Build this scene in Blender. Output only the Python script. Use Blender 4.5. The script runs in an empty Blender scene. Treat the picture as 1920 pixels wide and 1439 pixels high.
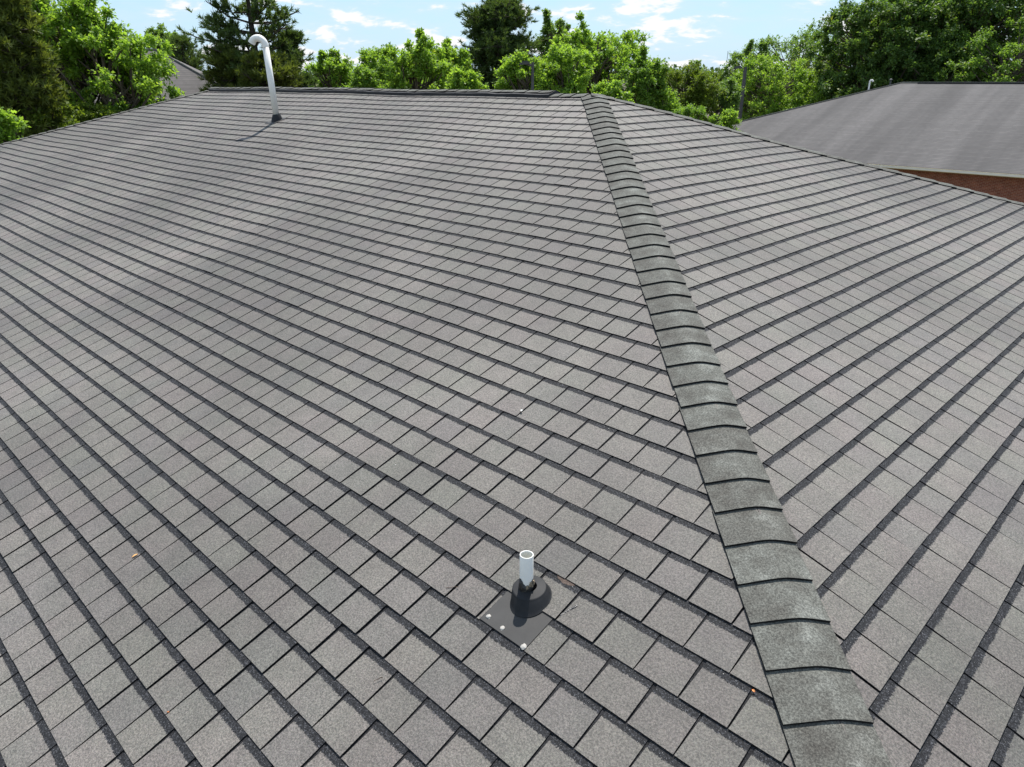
import bpy, math, random
import numpy as np
from mathutils import Matrix, Vector

# ------------------------------------------------------------------ camera, sky, sun, exposure
scene = bpy.context.scene
COL = scene.collection
W, H = 1920.0, 1439.0
F = 1379.505
PITCH, YAW, ROLL = 0.38874, -0.7764, 0.00163
CAM = np.array([6.2588, -7.88311, 0.14877])

def cam_axes():
    fw = np.array([math.sin(YAW)*math.cos(PITCH), math.cos(YAW)*math.cos(PITCH), -math.sin(PITCH)])
    r = np.array([math.cos(YAW), -math.sin(YAW), 0.0]); u = np.cross(r, fw)
    c, s = math.cos(ROLL), math.sin(ROLL)
    return c*r+s*u, -s*r+c*u, fw
CR, CU, CF = cam_axes()
cam_data = bpy.data.cameras.new('camera'); cam = bpy.data.objects.new('camera', cam_data); COL.objects.link(cam)
cam_data.sensor_fit = 'HORIZONTAL'; cam_data.sensor_width = 36.0; cam_data.lens = F/W*36.0
cam_data.clip_start = 0.05; cam_data.clip_end = 3000
m = Matrix(((CR[0], CU[0], -CF[0], CAM[0]), (CR[1], CU[1], -CF[1], CAM[1]), (CR[2], CU[2], -CF[2], CAM[2]), (0, 0, 0, 1)))
cam.matrix_world = m
scene.camera = cam

SUN_DIR = np.array([0.255, -0.42, -1.0]); SUN_DIR /= np.linalg.norm(SUN_DIR)
sun_data = bpy.data.lights.new('sun', 'SUN'); sun = bpy.data.objects.new('sun', sun_data); COL.objects.link(sun)
sun_data.energy = 4.6; sun_data.angle = math.radians(0.55); sun_data.color = (1.0, 0.955, 0.89)
sun.rotation_mode = 'QUATERNION'; sun.rotation_quaternion = Vector(SUN_DIR).to_track_quat('-Z', 'Y')

world = bpy.data.worlds.new('World'); scene.world = world; world.use_nodes = True
def build_world():
    nt = world.node_tree; nt.nodes.clear(); N = nt.nodes.new; L = nt.links.new
    out = N('ShaderNodeOutputWorld'); bg = N('ShaderNodeBackground'); bg.inputs['Strength'].default_value = 0.125
    sky = N('ShaderNodeTexSky'); sky.sky_type = 'NISHITA'; sky.sun_disc = False
    sky.sun_elevation = math.asin(-SUN_DIR[2]); sky.sun_rotation = math.atan2(-SUN_DIR[0], -SUN_DIR[1]) % (2*math.pi)
    sky.altitude = 100; sky.air_density = 1.0; sky.dust_density = 0.6; sky.ozone_density = 2.5
    tc = N('ShaderNodeTexCoord'); sep = N('ShaderNodeSeparateXYZ'); L(tc.outputs['Generated'], sep.inputs[0])
    def math_(op, a, b=None, clamp=False):
        n = N('ShaderNodeMath'); n.operation = op; n.use_clamp = clamp
        for i, v in enumerate((a, b)):
            if v is None: continue
            if isinstance(v, (int, float)): n.inputs[i].default_value = v
            else: L(v, n.inputs[i])
        return n.outputs[0]
    zz = math_('MAXIMUM', sep.outputs['Z'], 0.0); zd = math_('ADD', zz, 0.25)
    px = math_('DIVIDE', sep.outputs['X'], zd); py = math_('DIVIDE', sep.outputs['Y'], zd)
    cb = N('ShaderNodeCombineXYZ'); L(px, cb.inputs[0]); L(py, cb.inputs[1]); cb.inputs[2].default_value = 3.7
    n1 = N('ShaderNodeTexNoise'); n1.inputs['Scale'].default_value = 5.6; n1.inputs['Detail'].default_value = 9; n1.inputs['Roughness'].default_value = 0.55; n1.inputs['Distortion'].default_value = 0.25
    L(cb.outputs[0], n1.inputs['Vector'])
    n2 = N('ShaderNodeTexNoise'); n2.inputs['Scale'].default_value = 2.2; n2.inputs['Detail'].default_value = 3; L(cb.outputs[0], n2.inputs['Vector'])
    dens = math_('ADD', n1.outputs[0], math_('MULTIPLY', math_('SUBTRACT', n2.outputs[0], 0.47), 0.45))
    r1 = N('ShaderNodeValToRGB'); r1.color_ramp.elements[0].position = 0.515; r1.color_ramp.elements[1].position = 0.64
    r1.color_ramp.interpolation = 'EASE'; L(dens, r1.inputs[0])
    r2 = N('ShaderNodeValToRGB'); r2.color_ramp.elements[0].position = 0.34; r2.color_ramp.elements[1].position = 0.60; L(dens, r2.inputs[0])
    thin = math_('MULTIPLY', r2.outputs[0], 0.38)
    fac = math_('MAXIMUM', r1.outputs[0], thin)
    # cloud body: bright, slightly grey where thick
    cc = N('ShaderNodeMix'); cc.data_type = 'RGBA'; L(math_('MULTIPLY', r1.outputs[0], 1.0), cc.inputs[0])
    cc.inputs[6].default_value = (4.4, 5.1, 5.75, 1); cc.inputs[7].default_value = (6.0, 6.05, 6.15, 1)
    # clear sky: nishita, paler and bluer low down as thin summer haze makes it
    pale = N('ShaderNodeMix'); pale.data_type = 'RGBA'; pale.inputs[0].default_value = 0.72
    L(sky.outputs[0], pale.inputs[6]); pale.inputs[7].default_value = (2.5, 4.15, 5.9, 1)
    up = math_('MAXIMUM', math_('MULTIPLY', math_('SUBTRACT', 1.0, math_('MULTIPLY', zz, 2.2), True), 0.72), 0.40)
    L(up, pale.inputs[0])
    mx = N('ShaderNodeMix'); mx.data_type = 'RGBA'; L(fac, mx.inputs[0]); L(pale.outputs[2], mx.inputs[6]); L(cc.outputs[2], mx.inputs[7])
    L(mx.outputs[2], bg.inputs['Color']); L(bg.outputs[0], out.inputs['Surface'])
build_world()
vs = scene.view_settings; vs.view_transform = 'Standard'; vs.look = 'None'; vs.gamma = 1.0; vs.use_curve_mapping = False; vs.exposure = 0.45
scene.display_settings.display_device = 'sRGB'
scene.cycles.max_bounces = 6; scene.cycles.transparent_max_bounces = 4; scene.cycles.caustics_reflective = False

# ------------------------------------------------------------------ helpers
def ray(px, py):
    d = CR*((px-W/2)/F) + CU*((H/2-py)/F) + CF
    return d/np.linalg.norm(d)
def at(px, dist, py=None, z=None):
    """world point on the sight line through a pixel at a horizontal distance; py gives its height"""
    d = ray(px, 154.0 if py is None else py); h = math.hypot(d[0], d[1])
    p = CAM + d*(dist/h)
    if z is not None: p[2] = z
    return p
GROUND = -7.6

def tag(o, label=None, cat=None, group=None, kind=None):
    if label: o['label'] = label
    if cat: o['category'] = cat
    if group: o['group'] = group
    if kind: o['kind'] = kind
    return o
def empty(name, loc):
    o = bpy.data.objects.new(name, None); COL.objects.link(o); o.location = [float(v) for v in loc]; o.empty_display_size = 0.1
    return o
def link(name, me, parent=None, loc=None, mat=None):
    o = bpy.data.objects.new(name, me); COL.objects.link(o)
    if mat is not None and not me.materials: me.materials.append(mat)
    if parent is not None:
        o.parent = parent
        wl = np.array(parent_world(parent))
        base = np.array([0., 0., 0.]) if loc is None else np.array(loc, float)
        o.location = [float(v) for v in (base - wl)]
    elif loc is not None: o.location = [float(v) for v in loc]
    return o
def parent_world(p):
    s = np.array(p.location)
    while p.parent is not None:
        p = p.parent; s = s + np.array(p.location)
    return s

class MB:
    """collects polygons; world coordinates; optional per-face rnd and per-corner uv"""
    def __init__(s): s.v = []; s.f = []; s.rnd = []; s.uv = []; s.mi = []; s.mat2 = None
    def add(s, verts, faces, rnd=0.0, uvs=None, mi=None):
        s.mi.extend(mi if mi else [0]*len(faces)); b = len(s.v); s.v.extend([tuple(map(float, q)) for q in verts])
        for f in faces:
            s.f.append([b+i for i in f]); s.rnd.append(rnd)
            s.uv.extend([(uvs[i] if uvs else (0.0, 0.0)) for i in f])
    def box(s, c, d, M=None, rnd=0.0):
        c = np.array(c, float); d = np.array(d, float)/2
        vs_ = []
        for z in (-1, 1):
            for y in (-1, 1):
                for x in (-1, 1):
                    q = np.array([x, y, z])*d
                    if M is not None: q = M @ q
                    vs_.append(c+q)
        s.add(vs_, [(0, 2, 3, 1), (4, 5, 7, 6), (0, 1, 5, 4), (2, 6, 7, 3), (0, 4, 6, 2), (1, 3, 7, 5)], rnd)
    def tube(s, pts, rad, n=8, cap=True, rnd=0.0):
        pts = [np.array(p, float) for p in pts]; rad = [rad]*len(pts) if np.isscalar(rad) else rad
        vv = []; prev = None
        for i, p in enumerate(pts):
            t = pts[min(i+1, len(pts)-1)] - pts[max(i-1, 0)]; t = t/(np.linalg.norm(t)+1e-12)
            if prev is None:
                a = np.cross(t, [0, 0, 1.0]);
                if np.linalg.norm(a) < 1e-3: a = np.cross(t, [1.0, 0, 0])
            else: a = prev - t*np.dot(prev, t)
            a /= np.linalg.norm(a); prev = a; b = np.cross(t, a)
            for k in range(n):
                th = 2*math.pi*k/n; vv.append(p + rad[i]*(a*math.cos(th)+b*math.sin(th)))
        ff = []
        for i in range(len(pts)-1):
            for k in range(n):
                k2 = (k+1) % n; ff.append((i*n+k, i*n+k2, (i+1)*n+k2, (i+1)*n+k))
        if cap: ff.append(tuple(range(n))[::-1]); ff.append(tuple((len(pts)-1)*n+k for k in range(n)))
        s.add(vv, ff, rnd)
    def lathe(s, base, axis, prof, n=32, squash=None):
        """profile [(radius, height)] round an axis"""
        axis = np.array(axis, float); axis /= np.linalg.norm(axis)
        a = np.cross(axis, [1.0, 0, 0]); a /= np.linalg.norm(a); b = np.cross(axis, a); base = np.array(base, float)
        vv = [base+axis*h + r*(a*math.cos(2*math.pi*k/n)+b*math.sin(2*math.pi*k/n)) for r, h in prof for k in range(n)]
        ff = [(i*n+k, i*n+(k+1) % n, (i+1)*n+(k+1) % n, (i+1)*n+k) for i in range(len(prof)-1) for k in range(n)]
        s.add(vv, ff)
    def mesh(s, name, mat=None, smooth=False, origin=None):
        me = bpy.data.meshes.new(name)
        v = s.v if origin is None else [(a-origin[0], b-origin[1], c-origin[2]) for a, b, c in s.v]
        me.from_pydata(v, [], s.f)
        a = me.attributes.new('rnd', 'FLOAT', 'FACE'); a.data.foreach_set('value', np.array(s.rnd, dtype=np.float32))
        uvl = me.uv_layers.new(name='UVMap'); uvl.data.foreach_set('uv', np.array(s.uv, dtype=np.float32).ravel())
        if smooth: me.polygons.foreach_set('use_smooth', np.ones(len(me.polygons), dtype=bool))
        if mat is not None: me.materials.append(mat)
        if s.mat2 is not None: me.materials.append(s.mat2); me.polygons.foreach_set('material_index', np.array(s.mi, dtype=np.int32))
        me.update(); return me
    def build(s, name, mat, parent=None, smooth=False, origin=None):
        if origin is None: origin = np.mean(np.array(s.v), axis=0)
        return link(name, s.mesh(name, mat, smooth, origin), parent, origin)

# ------------------------------------------------------------------ materials
def new_mat(name):
    mt = bpy.data.materials.new(name); mt.use_nodes = True; nt = mt.node_tree; nt.nodes.clear()
    out = nt.nodes.new('ShaderNodeOutputMaterial'); return mt, nt, out
class NT:
    def __init__(s, nt): s.nt = nt
    def n(s, t, **k):
        o = s.nt.nodes.new(t)
        for a, b in k.items(): setattr(o, a, b)
        return o
    def l(s, a, b): s.nt.links.new(a, b)
    def m(s, op, *a, clamp=False):
        n = s.n('ShaderNodeMath', operation=op, use_clamp=clamp)
        for i, v in enumerate(a):
            if isinstance(v, (int, float)): n.inputs[i].default_value = v
            else: s.l(v, n.inputs[i])
        return n.outputs[0]
    def noise(s, vec, scale, detail=2, rough=0.5, dist=0.0):
        n = s.n('ShaderNodeTexNoise'); n.inputs['Scale'].default_value = scale; n.inputs['Detail'].default_value = detail
        n.inputs['Roughness'].default_value = rough; n.inputs['Distortion'].default_value = dist
        if vec is not None: s.l(vec, n.inputs['Vector'])
        return n
    def ramp(s, fac, stops, interp='LINEAR'):
        n = s.n('ShaderNodeValToRGB'); n.color_ramp.interpolation = interp; e = n.color_ramp.elements
        while len(e) < len(stops): e.new(0.5)
        for i, (p, c) in enumerate(stops):
            e[i].position = p; e[i].color = (c, c, c, 1) if isinstance(c, (int, float)) else tuple(c)+(1,)
        s.l(fac, n.inputs[0]); return n.outputs[0]
    def mix(s, fac, a, b, blend='MIX'):
        n = s.n('ShaderNodeMix', data_type='RGBA', blend_type=blend)
        for i, v in ((0, fac), (6, a), (7, b)):
            if isinstance(v, (int, float)): n.inputs[i].default_value = v
            elif isinstance(v, tuple): n.inputs[i].default_value = v+(1,) if len(v) == 3 else v
            else: s.l(v, n.inputs[i])
        return n.outputs[2]
    def principled(s, out, color, rough=0.8, spec=0.3, normal=None):
        p = s.n('ShaderNodeBsdfPrincipled'); p.inputs['Roughness'].default_value = rough if isinstance(rough, (int, float)) else 0.8
        if not isinstance(rough, (int, float)): s.l(rough, p.inputs['Roughness'])
        p.inputs['Specular IOR Level'].default_value = spec
        if isinstance(color, tuple): p.inputs['Base Color'].default_value = color+(1,)
        else: s.l(color, p.inputs['Base Color'])
        if normal is not None: s.l(normal, p.inputs['Normal'])
        s.l(p.outputs[0], out.inputs['Surface']); return p
    def bump(s, h, strength, dist):
        b = s.n('ShaderNodeBump'); b.inputs['Strength'].default_value = strength; b.inputs['Distance'].default_value = dist
        s.l(h, b.inputs['Height']); return b.outputs[0]
def simple_mat(name, color, rough=0.6, spec=0.4, var=0.12, scale=8.0, bump=0.0):
    mt, nt, out = new_mat(name); T = NT(nt); g = T.n('ShaderNodeNewGeometry')
    n = T.noise(g.outputs['Position'], scale, 5, 0.6)
    f = T.ramp(n.outputs[0], [(0.3, 1-var), (0.7, 1+var)])
    c = T.mix(1.0, color, f, 'MULTIPLY')
    nb = T.bump(n.outputs[0], bump, 0.01) if bump else None
    T.principled(out, c, rough, spec, nb); return mt

def granule_nodes(T, pos):
    """mineral granules: speckle of light, dark and faintly coloured grains"""
    g1 = T.noise(pos, 300, 1, 0.8); g2 = T.noise(pos, 125, 1, 0.6)
    sp = T.m('ADD', T.m('MULTIPLY', g1.outputs[0], 0.5), T.m('MULTIPLY', g2.outputs[0], 0.5))
    return sp, g1.outputs['Color']

def shingle_mat():
    mt, nt, out = new_mat('shingle'); T = NT(nt)
    geo = T.n('ShaderNodeNewGeometry'); pos = geo.outputs['Position']
    at_ = T.n('ShaderNodeAttribute'); at_.attribute_name = 'rnd'
    oi = T.n('ShaderNodeObjectInfo'); uv = T.n('ShaderNodeUVMap'); sx = T.n('ShaderNodeSeparateXYZ'); T.l(uv.outputs[0], sx.inputs[0])
    rnd = T.m('FRACT', T.m('ADD', at_.outputs['Fac'], oi.outputs['Random']))
    sp, gc = granule_nodes(T, pos)
    # colour of the tab
    base = T.n('ShaderNodeValToRGB'); e = base.color_ramp.elements
    cols = [(0.0, (.113, .101, .092)), (.25, (.126, .115, .102)), (.5, (.123, .115, .100)), (.75, (.109, .101, .093)), (1.0, (.134, .121, .107))]
    while len(e) < len(cols): e.new(.5)
    for i, (p, c) in enumerate(cols): e[i].position = p; e[i].color = c+(1,)
    T.l(rnd, base.inputs[0])
    blot = T.noise(pos, 9, 4, 0.6); big = T.noise(pos, 0.42, 4, 0.55)
    c = T.mix(1.0, base.outputs[0], T.ramp(blot.outputs[0], [(.3, .90), (.7, 1.09)]), 'MULTIPLY')
    c = T.mix(1.0, c, T.ramp(big.outputs[0], [(.37, .74), (.63, 1.20)]), 'MULTIPLY')
    hue = T.noise(pos, 2.3, 3, 0.6); hr = T.n('ShaderNodeValToRGB'); hr.color_ramp.elements[0].color = (1.03, .995, 1.012, 1); hr.color_ramp.elements[1].color = (.975, 1.01, .98, 1)
    hr.color_ramp.elements[0].position = .35; hr.color_ramp.elements[1].position = .65; T.l(hue.outputs[0], hr.inputs[0]); c = T.mix(1.0, c, hr.outputs[0], 'MULTIPLY')
    c = T.mix(1.0, c, T.ramp(sp, [(.37, .50), (.5, .98), (.63, 1.62)]), 'MULTIPLY')
    c = T.mix(0.16, c, gc, 'OVERLAY')
    # dark blend band at the head of the exposure, with a ragged lower edge
    rag = T.noise(pos, 110, 3, 0.8); rag2 = T.noise(pos, 7, 2, 0.5)
    edge = T.m('ADD', 0.035, T.m('ADD', T.m('MULTIPLY', T.m('SUBTRACT', rag.outputs[0], 0.5), 0.030), T.m('MULTIPLY', T.m('SUBTRACT', rag2.outputs[0], 0.5), 0.014)))
    band = T.m('MULTIPLY', T.m('SUBTRACT', edge, sx.outputs['Y']), 900.0, clamp=True)
    dk = T.ramp(sp, [(.37, .40), (.5, .80), (.58, 1.4), (.65, 4.0)])
    dcol = T.mix(1.0, (.024, .0245, .027), dk, 'MULTIPLY')
    spark = T.noise(pos, 330, 0, 0.5); sf = T.m('MULTIPLY', T.m('SUBTRACT', spark.outputs[0], 0.80), 30.0, clamp=True)
    dcol = T.mix(sf, dcol, (.40, .40, .40))
    c = T.mix(band, c, dcol)
    nb = T.bump(sp, 0.55, 0.004)
    p = T.principled(out, c, 0.72, 0.5, nb); T.l(T.m('SUBTRACT', 0.60, T.m('MULTIPLY', band, 0.45)), p.inputs['Specular IOR Level']); return mt
def deck_mat():
    mt, nt, out = new_mat('dark_granule_underlay'); T = NT(nt); geo = T.n('ShaderNodeNewGeometry'); sp, gc = granule_nodes(T, geo.outputs['Position'])
    c = T.mix(1.0, (.016, .016, .018), T.ramp(sp, [(.36, .4), (.5, .8), (.66, 3.0)]), 'MULTIPLY')
    T.principled(out, c, 0.9, 0.3, T.bump(sp, .5, .004)); return mt
def cap_mat():
    mt, nt, out = new_mat('ridge_cap_granules'); T = NT(nt); geo = T.n('ShaderNodeNewGeometry'); pos = geo.outputs['Position']
    oi = T.n('ShaderNodeObjectInfo'); uv = T.n('ShaderNodeUVMap'); sx = T.n('ShaderNodeSeparateXYZ'); T.l(uv.outputs[0], sx.inputs[0])
    sp, gc = granule_nodes(T, pos)
    # offset per cap so that stains do not run from one cap to the next
    vm = T.n('ShaderNodeVectorMath', operation='SCALE'); vv = T.n('ShaderNodeCombineXYZ')
    T.l(oi.outputs['Random'], vv.inputs[0]); T.l(oi.outputs['Random'], vv.inputs[2]); T.l(vv.outputs[0], vm.inputs[0]); vm.inputs['Scale'].default_value = 37.0
    va = T.n('ShaderNodeVectorMath', operation='ADD'); T.l(pos, va.inputs[0]); T.l(vm.outputs[0], va.inputs[1])
    st = T.noise(va.outputs[0], 9, 3, 0.55, 0.15)
    cuv = T.n('ShaderNodeCombineXYZ'); T.l(T.m('ADD', T.m('MULTIPLY', sx.outputs['X'], 3.0), T.m('MULTIPLY', oi.outputs['Random'], 20)), cuv.inputs[0]); T.l(T.m('MULTIPLY', sx.outputs['Y'], 26.0), cuv.inputs[1])
    fib = T.noise(cuv.outputs[0], 1.6, 4, 0.6)
    col = T.n('ShaderNodeValToRGB'); e = col.color_ramp.elements
    cols = [(.30, (.066, .062, .055)), (.44, (.086, .084, .075)), (.58, (.112, .112, .101)), (.74, (.172, .174, .160))]
    while len(e) < len(cols): e.new(.5)
    for i, (p, c) in enumerate(cols): e[i].position = p; e[i].color = c+(1,)
    # paler strip along the fold, fading out to both sides
    fold = T.m('MULTIPLY', T.m('SUBTRACT', 1.0, T.m('MULTIPLY', T.m('ABSOLUTE', T.m('SUBTRACT', sx.outputs['X'], 0.01)), 9.0), clamp=True), 0.10)
    v = T.m('ADD', T.m('ADD', T.m('MULTIPLY', st.outputs[0], 0.8), T.m('MULTIPLY', fib.outputs[0], 0.2)), fold)
    T.l(T.m('SUBTRACT', v, 0.02), col.inputs[0])
    c = T.mix(1.0, col.outputs[0], T.ramp(oi.outputs['Random'], [(0, (.93, .92, .90)), (1, (1.06, 1.08, 1.06))]), 'MULTIPLY')
    c = T.mix(1.0, c, T.ramp(sp, [(.37, .50), (.5, .98), (.63, 1.65)]), 'MULTIPLY')
    T.principled(out, c, 0.88, 0.3, T.bump(sp, .55, .004)); return mt
def leaf_mat(name, dark, light, trans=0.35, rough=0.5, yellow=(.30, .28, .05)):
    mt, nt, out = new_mat(name); T = NT(nt); at_ = T.n('ShaderNodeAttribute'); at_.attribute_name = 'rnd'
    geo = T.n('ShaderNodeNewGeometry'); n = T.noise(geo.outputs['Position'], 0.9, 3, 0.6)
    f = T.m('ADD', T.m('MULTIPLY', at_.outputs['Fac'], 0.6), T.m('MULTIPLY', n.outputs[0], 0.5), clamp=True)
    c = T.mix(f, dark, light)
    yf = T.m('MULTIPLY', T.m('SUBTRACT', at_.outputs['Fac'], 0.975), 30, clamp=True); c = T.mix(yf, c, yellow)
    p = T.n('ShaderNodeBsdfPrincipled'); p.inputs['Roughness'].default_value = rough; p.inputs['Specular IOR Level'].default_value = 0.22; T.l(c, p.inputs['Base Color'])
    tr = T.n('ShaderNodeBsdfTranslucent'); c2 = T.mix(1.0, c, (2.1, 2.1, .85), 'MULTIPLY'); T.l(c2, tr.inputs['Color'])
    mx = T.n('ShaderNodeMixShader'); mx.inputs[0].default_value = trans; T.l(p.outputs[0], mx.inputs[1]); T.l(tr.outputs[0], mx.inputs[2]); T.l(mx.outputs[0], out.inputs['Surface'])
    return mt
def far_roof_mat(name, col, rowh=0.19, line=0.55, streak=0.3, tab=0.2):
    """asphalt shingles too far off to tell apart: UV is metres along and down the slope"""
    mt, nt, out = new_mat(name); T = NT(nt); uv = T.n('ShaderNodeUVMap'); sx = T.n('ShaderNodeSeparateXYZ'); T.l(uv.outputs[0], sx.inputs[0])
    U, V = sx.outputs['X'], sx.outputs['Y']
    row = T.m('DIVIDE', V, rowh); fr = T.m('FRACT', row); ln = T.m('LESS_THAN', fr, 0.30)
    rid = T.m('FLOOR', row); tb = T.m('FLOOR', T.m('ADD', T.m('DIVIDE', U, tab), T.m('MULTIPLY', rid, 0.5)))
    cb = T.n('ShaderNodeCombineXYZ'); T.l(rid, cb.inputs[0]); T.l(tb, cb.inputs[1]); wn = T.n('ShaderNodeTexWhiteNoise'); T.l(cb.outputs[0], wn.inputs['Vector'])
    c = T.mix(1.0, col, T.ramp(wn.outputs['Value'], [(0, .90), (1, 1.08)]), 'MULTIPLY')
    wr = T.n('ShaderNodeTexWhiteNoise', noise_dimensions='1D'); T.l(rid, wr.inputs['W']); c = T.mix(1.0, c, T.ramp(wr.outputs['Value'], [(0, .92), (1, 1.08)]), 'MULTIPLY')
    sc = T.n('ShaderNodeCombineXYZ'); T.l(T.m('MULTIPLY', U, 0.62), sc.inputs[0]); T.l(T.m('MULTIPLY', V, 0.045), sc.inputs[1])
    sn = T.noise(sc.outputs[0], 1.0, 3, 0.55, 0.15)
    c = T.mix(1.0, c, T.ramp(sn.outputs[0], [(.32, 1-streak), (.5, 1.0), (.68, 1+streak)]), 'MULTIPLY')
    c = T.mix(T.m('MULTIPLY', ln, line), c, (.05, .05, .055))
    T.principled(out, c, 0.85, 0.35); return mt
def brick_mat(name, wet=1.0):
    mt, nt, out = new_mat(name); T = NT(nt); uv = T.n('ShaderNodeUVMap')
    b = T.n('ShaderNodeTexBrick'); T.l(uv.outputs[0], b.inputs['Vector']); b.inputs['Scale'].default_value = 1.0
    b.inputs['Brick Width'].default_value = .203; b.inputs['Row Height'].default_value = .076; b.inputs['Mortar Size'].default_value = .007; b.inputs['Mortar Smooth'].default_value = .3
    b.inputs['Color1'].default_value = (.27, .085, .048, 1); b.inputs['Color2'].default_value = (.20, .055, .035, 1); b.inputs['Mortar'].default_value = (.36, .26, .19, 1)
    g = T.n('ShaderNodeNewGeometry'); n = T.noise(g.outputs['Position'], 3, 4, .6)
    c = T.mix(1.0, b.outputs['Color'], T.ramp(n.outputs[0], [(.3, .8), (.7, 1.2)]), 'MULTIPLY')
    T.principled(out, c, .85, .2, T.bump(b.outputs['Fac'], -.5, .01)); return mt
M_SH, M_DECK, M_CAP = shingle_mat(), deck_mat(), cap_mat()
M_EDGE = simple_mat('asphalt_cut_edge', (.010, .010, .011), .8, .2, .3, 60)
M_PVC = simple_mat('white_pvc', (.88, .855, .80), .38, .5, .05, 14)
M_PVCD = simple_mat('pvc_inside', (.62, .62, .57), .6, .3, .06, 20)
M_RUB = simple_mat('dark_rubber', (.015, .0155, .017), .62, .3, .22, 22)
M_PLATE = simple_mat('charcoal_flashing', (.034, .033, .032), .6, .4, .18, 9)
M_TAR = simple_mat('black_tar', (.012, .012, .013), .3, .6, .4, 60, .6)
M_CAULK = simple_mat('white_sealant', (.42, .40, .365), .8, .3, .12, 60, .4)
M_VENT = simple_mat('black_ridge_vent', (.018, .018, .021), .6, .4, .4, 40)
M_BRICK = brick_mat('red_brick')
M_GUT = simple_mat('cream_gutter', (.85, .80, .72), .45, .4, .05, 2)
M_SOF = simple_mat('tan_soffit', (.50, .43, .25), .7, .3, .08, 2)
M_TRIM = simple_mat('white_trim', (.7, .69, .66), .5, .4, .05, 3)
M_GLASS = simple_mat('window_glass', (.03, .04, .05), .08, .6, .1, 1)
M_BARK = simple_mat('grey_brown_bark', (.115, .095, .075), .9, .15, .35, 5, .6)
M_PBARK = simple_mat('dark_pine_bark', (.060, .048, .040), .9, .15, .35, 5, .6)
M_POLE = simple_mat('weathered_pole', (.085, .085, .085), .7, .3, .2, 3)
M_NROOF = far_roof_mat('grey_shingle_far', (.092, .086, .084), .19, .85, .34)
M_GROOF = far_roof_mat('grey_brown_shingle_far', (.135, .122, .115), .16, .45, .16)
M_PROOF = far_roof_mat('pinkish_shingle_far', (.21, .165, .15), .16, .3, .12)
L_BRIGHT = leaf_mat('leaves_bright_green', (.095, .165, .030), (.245, .375, .072), .50)
L_MID = leaf_mat('leaves_mid_green', (.068, .132, .028), (.180, .290, .058), .46)
L_DEEP = leaf_mat('leaves_deep_green', (.034, .080, .024), (.135, .215, .054), .38, .5)
L_COOL = leaf_mat('leaves_cool_green', (.068, .125, .038), (.175, .270, .075), .44)
L_OLIVE = leaf_mat('leaves_olive_green', (.070, .110, .018), (.150, .210, .032), .38)
L_PINE = leaf_mat('pine_needles', (.032, .066, .026), (.115, .165, .050), .30, .5, (.13, .10, .03))
L_PINEO = leaf_mat('pine_needles_olive', (.046, .072, .018), (.145, .175, .040), .32, .5, (.16, .11, .03))
L_FAR = leaf_mat('far_leaves', (.050, .090, .032), (.105, .160, .050), .25)

# ------------------------------------------------------------------ the ground
def build_ground():
    mt, nt, out = new_mat('grass_ground'); T = NT(nt); g = T.n('ShaderNodeNewGeometry')
    n = T.noise(g.outputs['Position'], .25, 6, .65); n2 = T.noise(g.outputs['Position'], 9, 4, .7)
    c = T.mix(T.ramp(n.outputs[0], [(.35, 0.0), (.65, 1.0)]), (.085, .095, .045), (.19, .17, .12))
    c = T.mix(1.0, c, T.ramp(n2.outputs[0], [(.3, .6), (.7, 1.4)]), 'MULTIPLY')
    T.principled(out, c, .95, .1, T.bump(n2.outputs[0], .6, .05))
    b = MB(); R = 1500.0; n_ = 24; xs = np.concatenate([[-R, -400], np.linspace(-160, 160, n_), [400, R]])
    vv = []; ff = []; k = len(xs)
    for i, x in enumerate(xs):
        for j, y in enumerate(xs):
            vv.append((x-30, y+40, GROUND + (0.25*math.sin(x*.05)*math.cos(y*.04) if abs(x) < 200 and abs(y) < 200 else 0)))
    for i in range(k-1):
        for j in range(k-1): ff.append((i*k+j, (i+1)*k+j, (i+1)*k+j+1, i*k+j+1))
    b.add(vv, ff); o = b.build('ground', mt, None, True); tag(o, kind='structure')
build_ground()

# ------------------------------------------------------------------ the roof we stand over
AL = 0.31992; CA, SA = math.cos(AL), math.sin(AL)
E_, TW = 0.19, 0.20262
T0A, T0B = 0.19356, 0.38072 - 0.19
RL = 10.735            # ridge length
RUN = 9.6              # plan run from ridge to eave
TMAX = RUN/CA
rng = random.Random(7); nrg = np.random.RandomState(5)
# roof faces: origin of the (u, t) frame, direction along the courses, direction down the slope, span at slope distance t
FACES = {
 'A': dict(o=(0, 0, 0), u=(1, 0, 0), d=(0, -CA, -SA), span=lambda t: (-RL-t*CA, t*CA), t0=T0A, ph=(0.855, 0.355)),
 'B': dict(o=(0, 0, 0), u=(0, 1, 0), d=(CA, 0, -SA), span=lambda t: (-t*CA, t*CA), t0=T0B, ph=(0.427, 0.927)),
 'C': dict(o=(0, 0, 0), u=(-1, 0, 0), d=(0, CA, -SA), span=lambda t: (-t*CA, RL+t*CA), t0=T0A, ph=(0.2, 0.7)),
 'D': dict(o=(-RL, 0, 0), u=(0, -1, 0), d=(-CA, 0, -SA), span=lambda t: (-t*CA, t*CA), t0=T0A, ph=(0.1, 0.6)),
}
for k_, f_ in FACES.items():
    for q in 'oud': f_[q] = np.array(f_[q], float)
    f_['n'] = np.cross(f_['u'], -f_['d']); f_['n'] /= np.linalg.norm(f_['n'])
    if f_['n'][2] < 0: f_['n'] = -f_['n']
def und(x, y):
    """slow waviness of the decking, fractions of a centimetre"""
    return 0.0045*math.sin(x*2.05+y*.7)+0.004*math.sin(y*2.6-x*.9+1.3)+0.0035*math.sin(x*.83+1.1*y+.4)
def fp(face, u, t, h):
    f = FACES[face]; p = f['o']+f['u']*u+f['d']*t
    return p + f['n']*(h+und(p[0], p[1]))

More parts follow.
